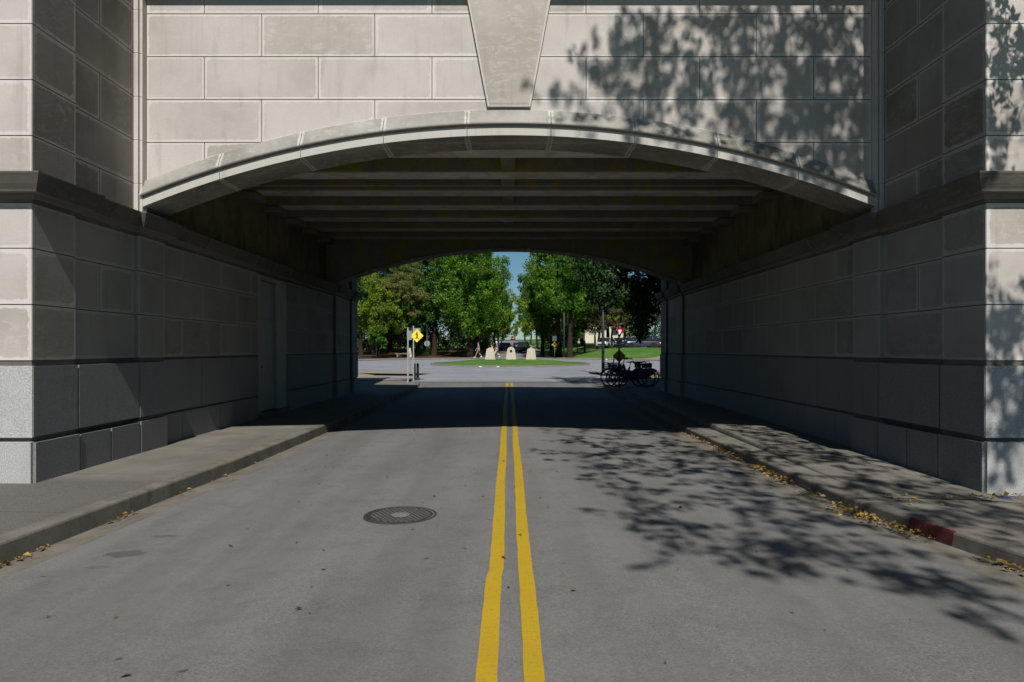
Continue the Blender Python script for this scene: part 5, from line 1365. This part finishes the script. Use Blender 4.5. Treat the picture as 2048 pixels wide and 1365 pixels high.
# ------------------------------------------------------------------ people (walking towards -X)
def skin_mesh(name, verts, edges, radii, mat, parent, lv=2):
    me = bpy.data.meshes.new(name); me.from_pydata(verts, edges, []); me.materials.append(mat)
    o = bpy.data.objects.new(name, me); COL.objects.link(o); o.parent = parent
    sm = o.modifiers.new('skin', 'SKIN'); sm.use_smooth_shade = True
    if not me.skin_vertices: me.attributes.new
    for i, v in enumerate(me.skin_vertices[0].data):
        r = radii[i]; v.radius = (r, r) if not hasattr(r, '__len__') else r; v.use_root = (i == 0)
    sb = o.modifiers.new('sub', 'SUBSURF'); sb.levels = lv; sb.render_levels = lv
    return o
def chain(V, E, Rr, start, pts):
    prev = start
    for p, r in pts: V.append(p); Rr.append(r); E.append((prev, len(V)-1)); prev = len(V)-1
    return prev
def person(loc, rz, label, shirt, legs, hair, long_legs, h=1.0, stride=1.0):
    p = empty('person', loc, rz, label, 'person', 'people walking past the roundabout'); p.scale = (h, h, h); k = stride
    V = [(0, 0, .95)]; E = []; Q = [.12]
    chest = chain(V, E, Q, 0, [((0, 0, 1.12), .115), ((-.01, 0, 1.34), .13)])
    neck = chain(V, E, Q, chest, [((-.02, 0, 1.47), .055), ((-.035, 0, 1.545), .06), ((-.045, 0, 1.62), .088), ((-.04, 0, 1.70), .08), ((-.035, 0, 1.75), .04)])
    chain(V, E, Q, neck-2, [((-.145, 0, 1.615), .012)])
    LG = []
    for s, kn, an, toe in ((-1, (-.20*k, .52), (-.34*k, .10), (-.50*k, .05)), (1, (.07*k, .50), (.36*k, .17), (.25*k, .04))):
        chain(V, E, Q, 0, [((-.0, s*.09, .88), .095), ((kn[0], s*.10, kn[1]), .058), ((an[0], s*.10, an[1]), .036), ((toe[0], s*.10, toe[1]), .03)]); LG.append((s, kn, an, toe))
    for s, sw in ((-1, .22), (1, -.20)):
        w = chain(V, E, Q, chest, [((0, s*.18, 1.40), .055), ((sw*.45, s*.225, 1.14), .042), ((sw-.10, s*.22, .92), .028), ((sw-.13, s*.22, .86), .033)])
        b0 = V[w]
        for j in range(4):
            dx = (j-1.5)*.018; ln = (.065, .078, .074, .058)[j]
            chain(V, E, Q, w, [((b0[0]+dx-.01, b0[1], b0[2]-.035), .0095), ((b0[0]+dx-.022, b0[1]-s*.012, b0[2]-.035-ln), .008)])
        chain(V, E, Q, w, [((b0[0]-.045, b0[1]-s*.01, b0[2]-.02), .010), ((b0[0]-.06, b0[1]-s*.018, b0[2]-.055), .009)])
    skin_mesh('body', V, E, Q, M['skin'], p, 1)
    V = [(0, 0, .93)]; E = []; Q = [.155]; c = chain(V, E, Q, 0, [((0, 0, 1.12), .145), ((-.01, 0, 1.33), .155), ((-.02, 0, 1.445), .08)])
    for s, sw in ((-1, .22), (1, -.20)): chain(V, E, Q, c-1, [((0, s*.185, 1.40), .075), ((sw*.3, s*.22, 1.22), .068)])
    skin_mesh('shirt', V, E, Q, shirt, p, 1)
    V = [(0, 0, .97)]; E = []; Q = [.15]
    for (s, kn, an, toe) in LG:
        if long_legs: chain(V, E, Q, 0, [((0, s*.09, .86), .115), ((kn[0], s*.10, kn[1]), .082), ((an[0]*.97, s*.10, an[1]+.05), .062)])
        else: chain(V, E, Q, 0, [((0, s*.09, .86), .12), ((kn[0]*.8, s*.10, .60), .098)])
    skin_mesh('trousers' if long_legs else 'shorts', V, E, Q, legs, p, 1)
    for (s, kn, an, toe) in LG:
        mb = MB(); mb.ball(((an[0]+toe[0])/2-.01, s*.10, (an[1]+toe[1])/2-.01), (.135, .052, .055), 12, 8); o = mb.build('shoe', M['shoe_white'], p)
    mb = MB(); mb.ball((-.022, 0, 1.685), (.108, .094, .10), 14, 8); mb.ball((.03, 0, 1.63), (.07, .085, .09), 12, 8)
    mb.build('hair', hair, p)
    for s in (-1, 1):
        mb = MB(); mb.ball((-.127, s*.033, 1.645), (.01, .012, .009), 8, 6); mb.build('eye', M['sign_black'], p)
    return p
pz = lambda px, Y: (at(px, Y), Y, base(Y)+(.118 if math.hypot(at(px, Y)-CX, Y-CY) < 20.6 else .0))
person(pz(957, 76.5), 0, 'person in grey T-shirt and shorts walking left by the left stone', M['shirt_grey'], M['shorts_grey'], M['hair_brown'], False, 1.0)
person(pz(993.5, 76.8), R(3), 'white haired person in blue shirt and beige trousers', M['shirt_blue'], M['trouser_beige'], M['hair_white'], True, 1.04)
person(pz(984, 79), R(10), 'person in peach top half hidden behind the left stone', M['shirt_pink'], M['trouser_beige'], M['hair_brown'], True, .93)
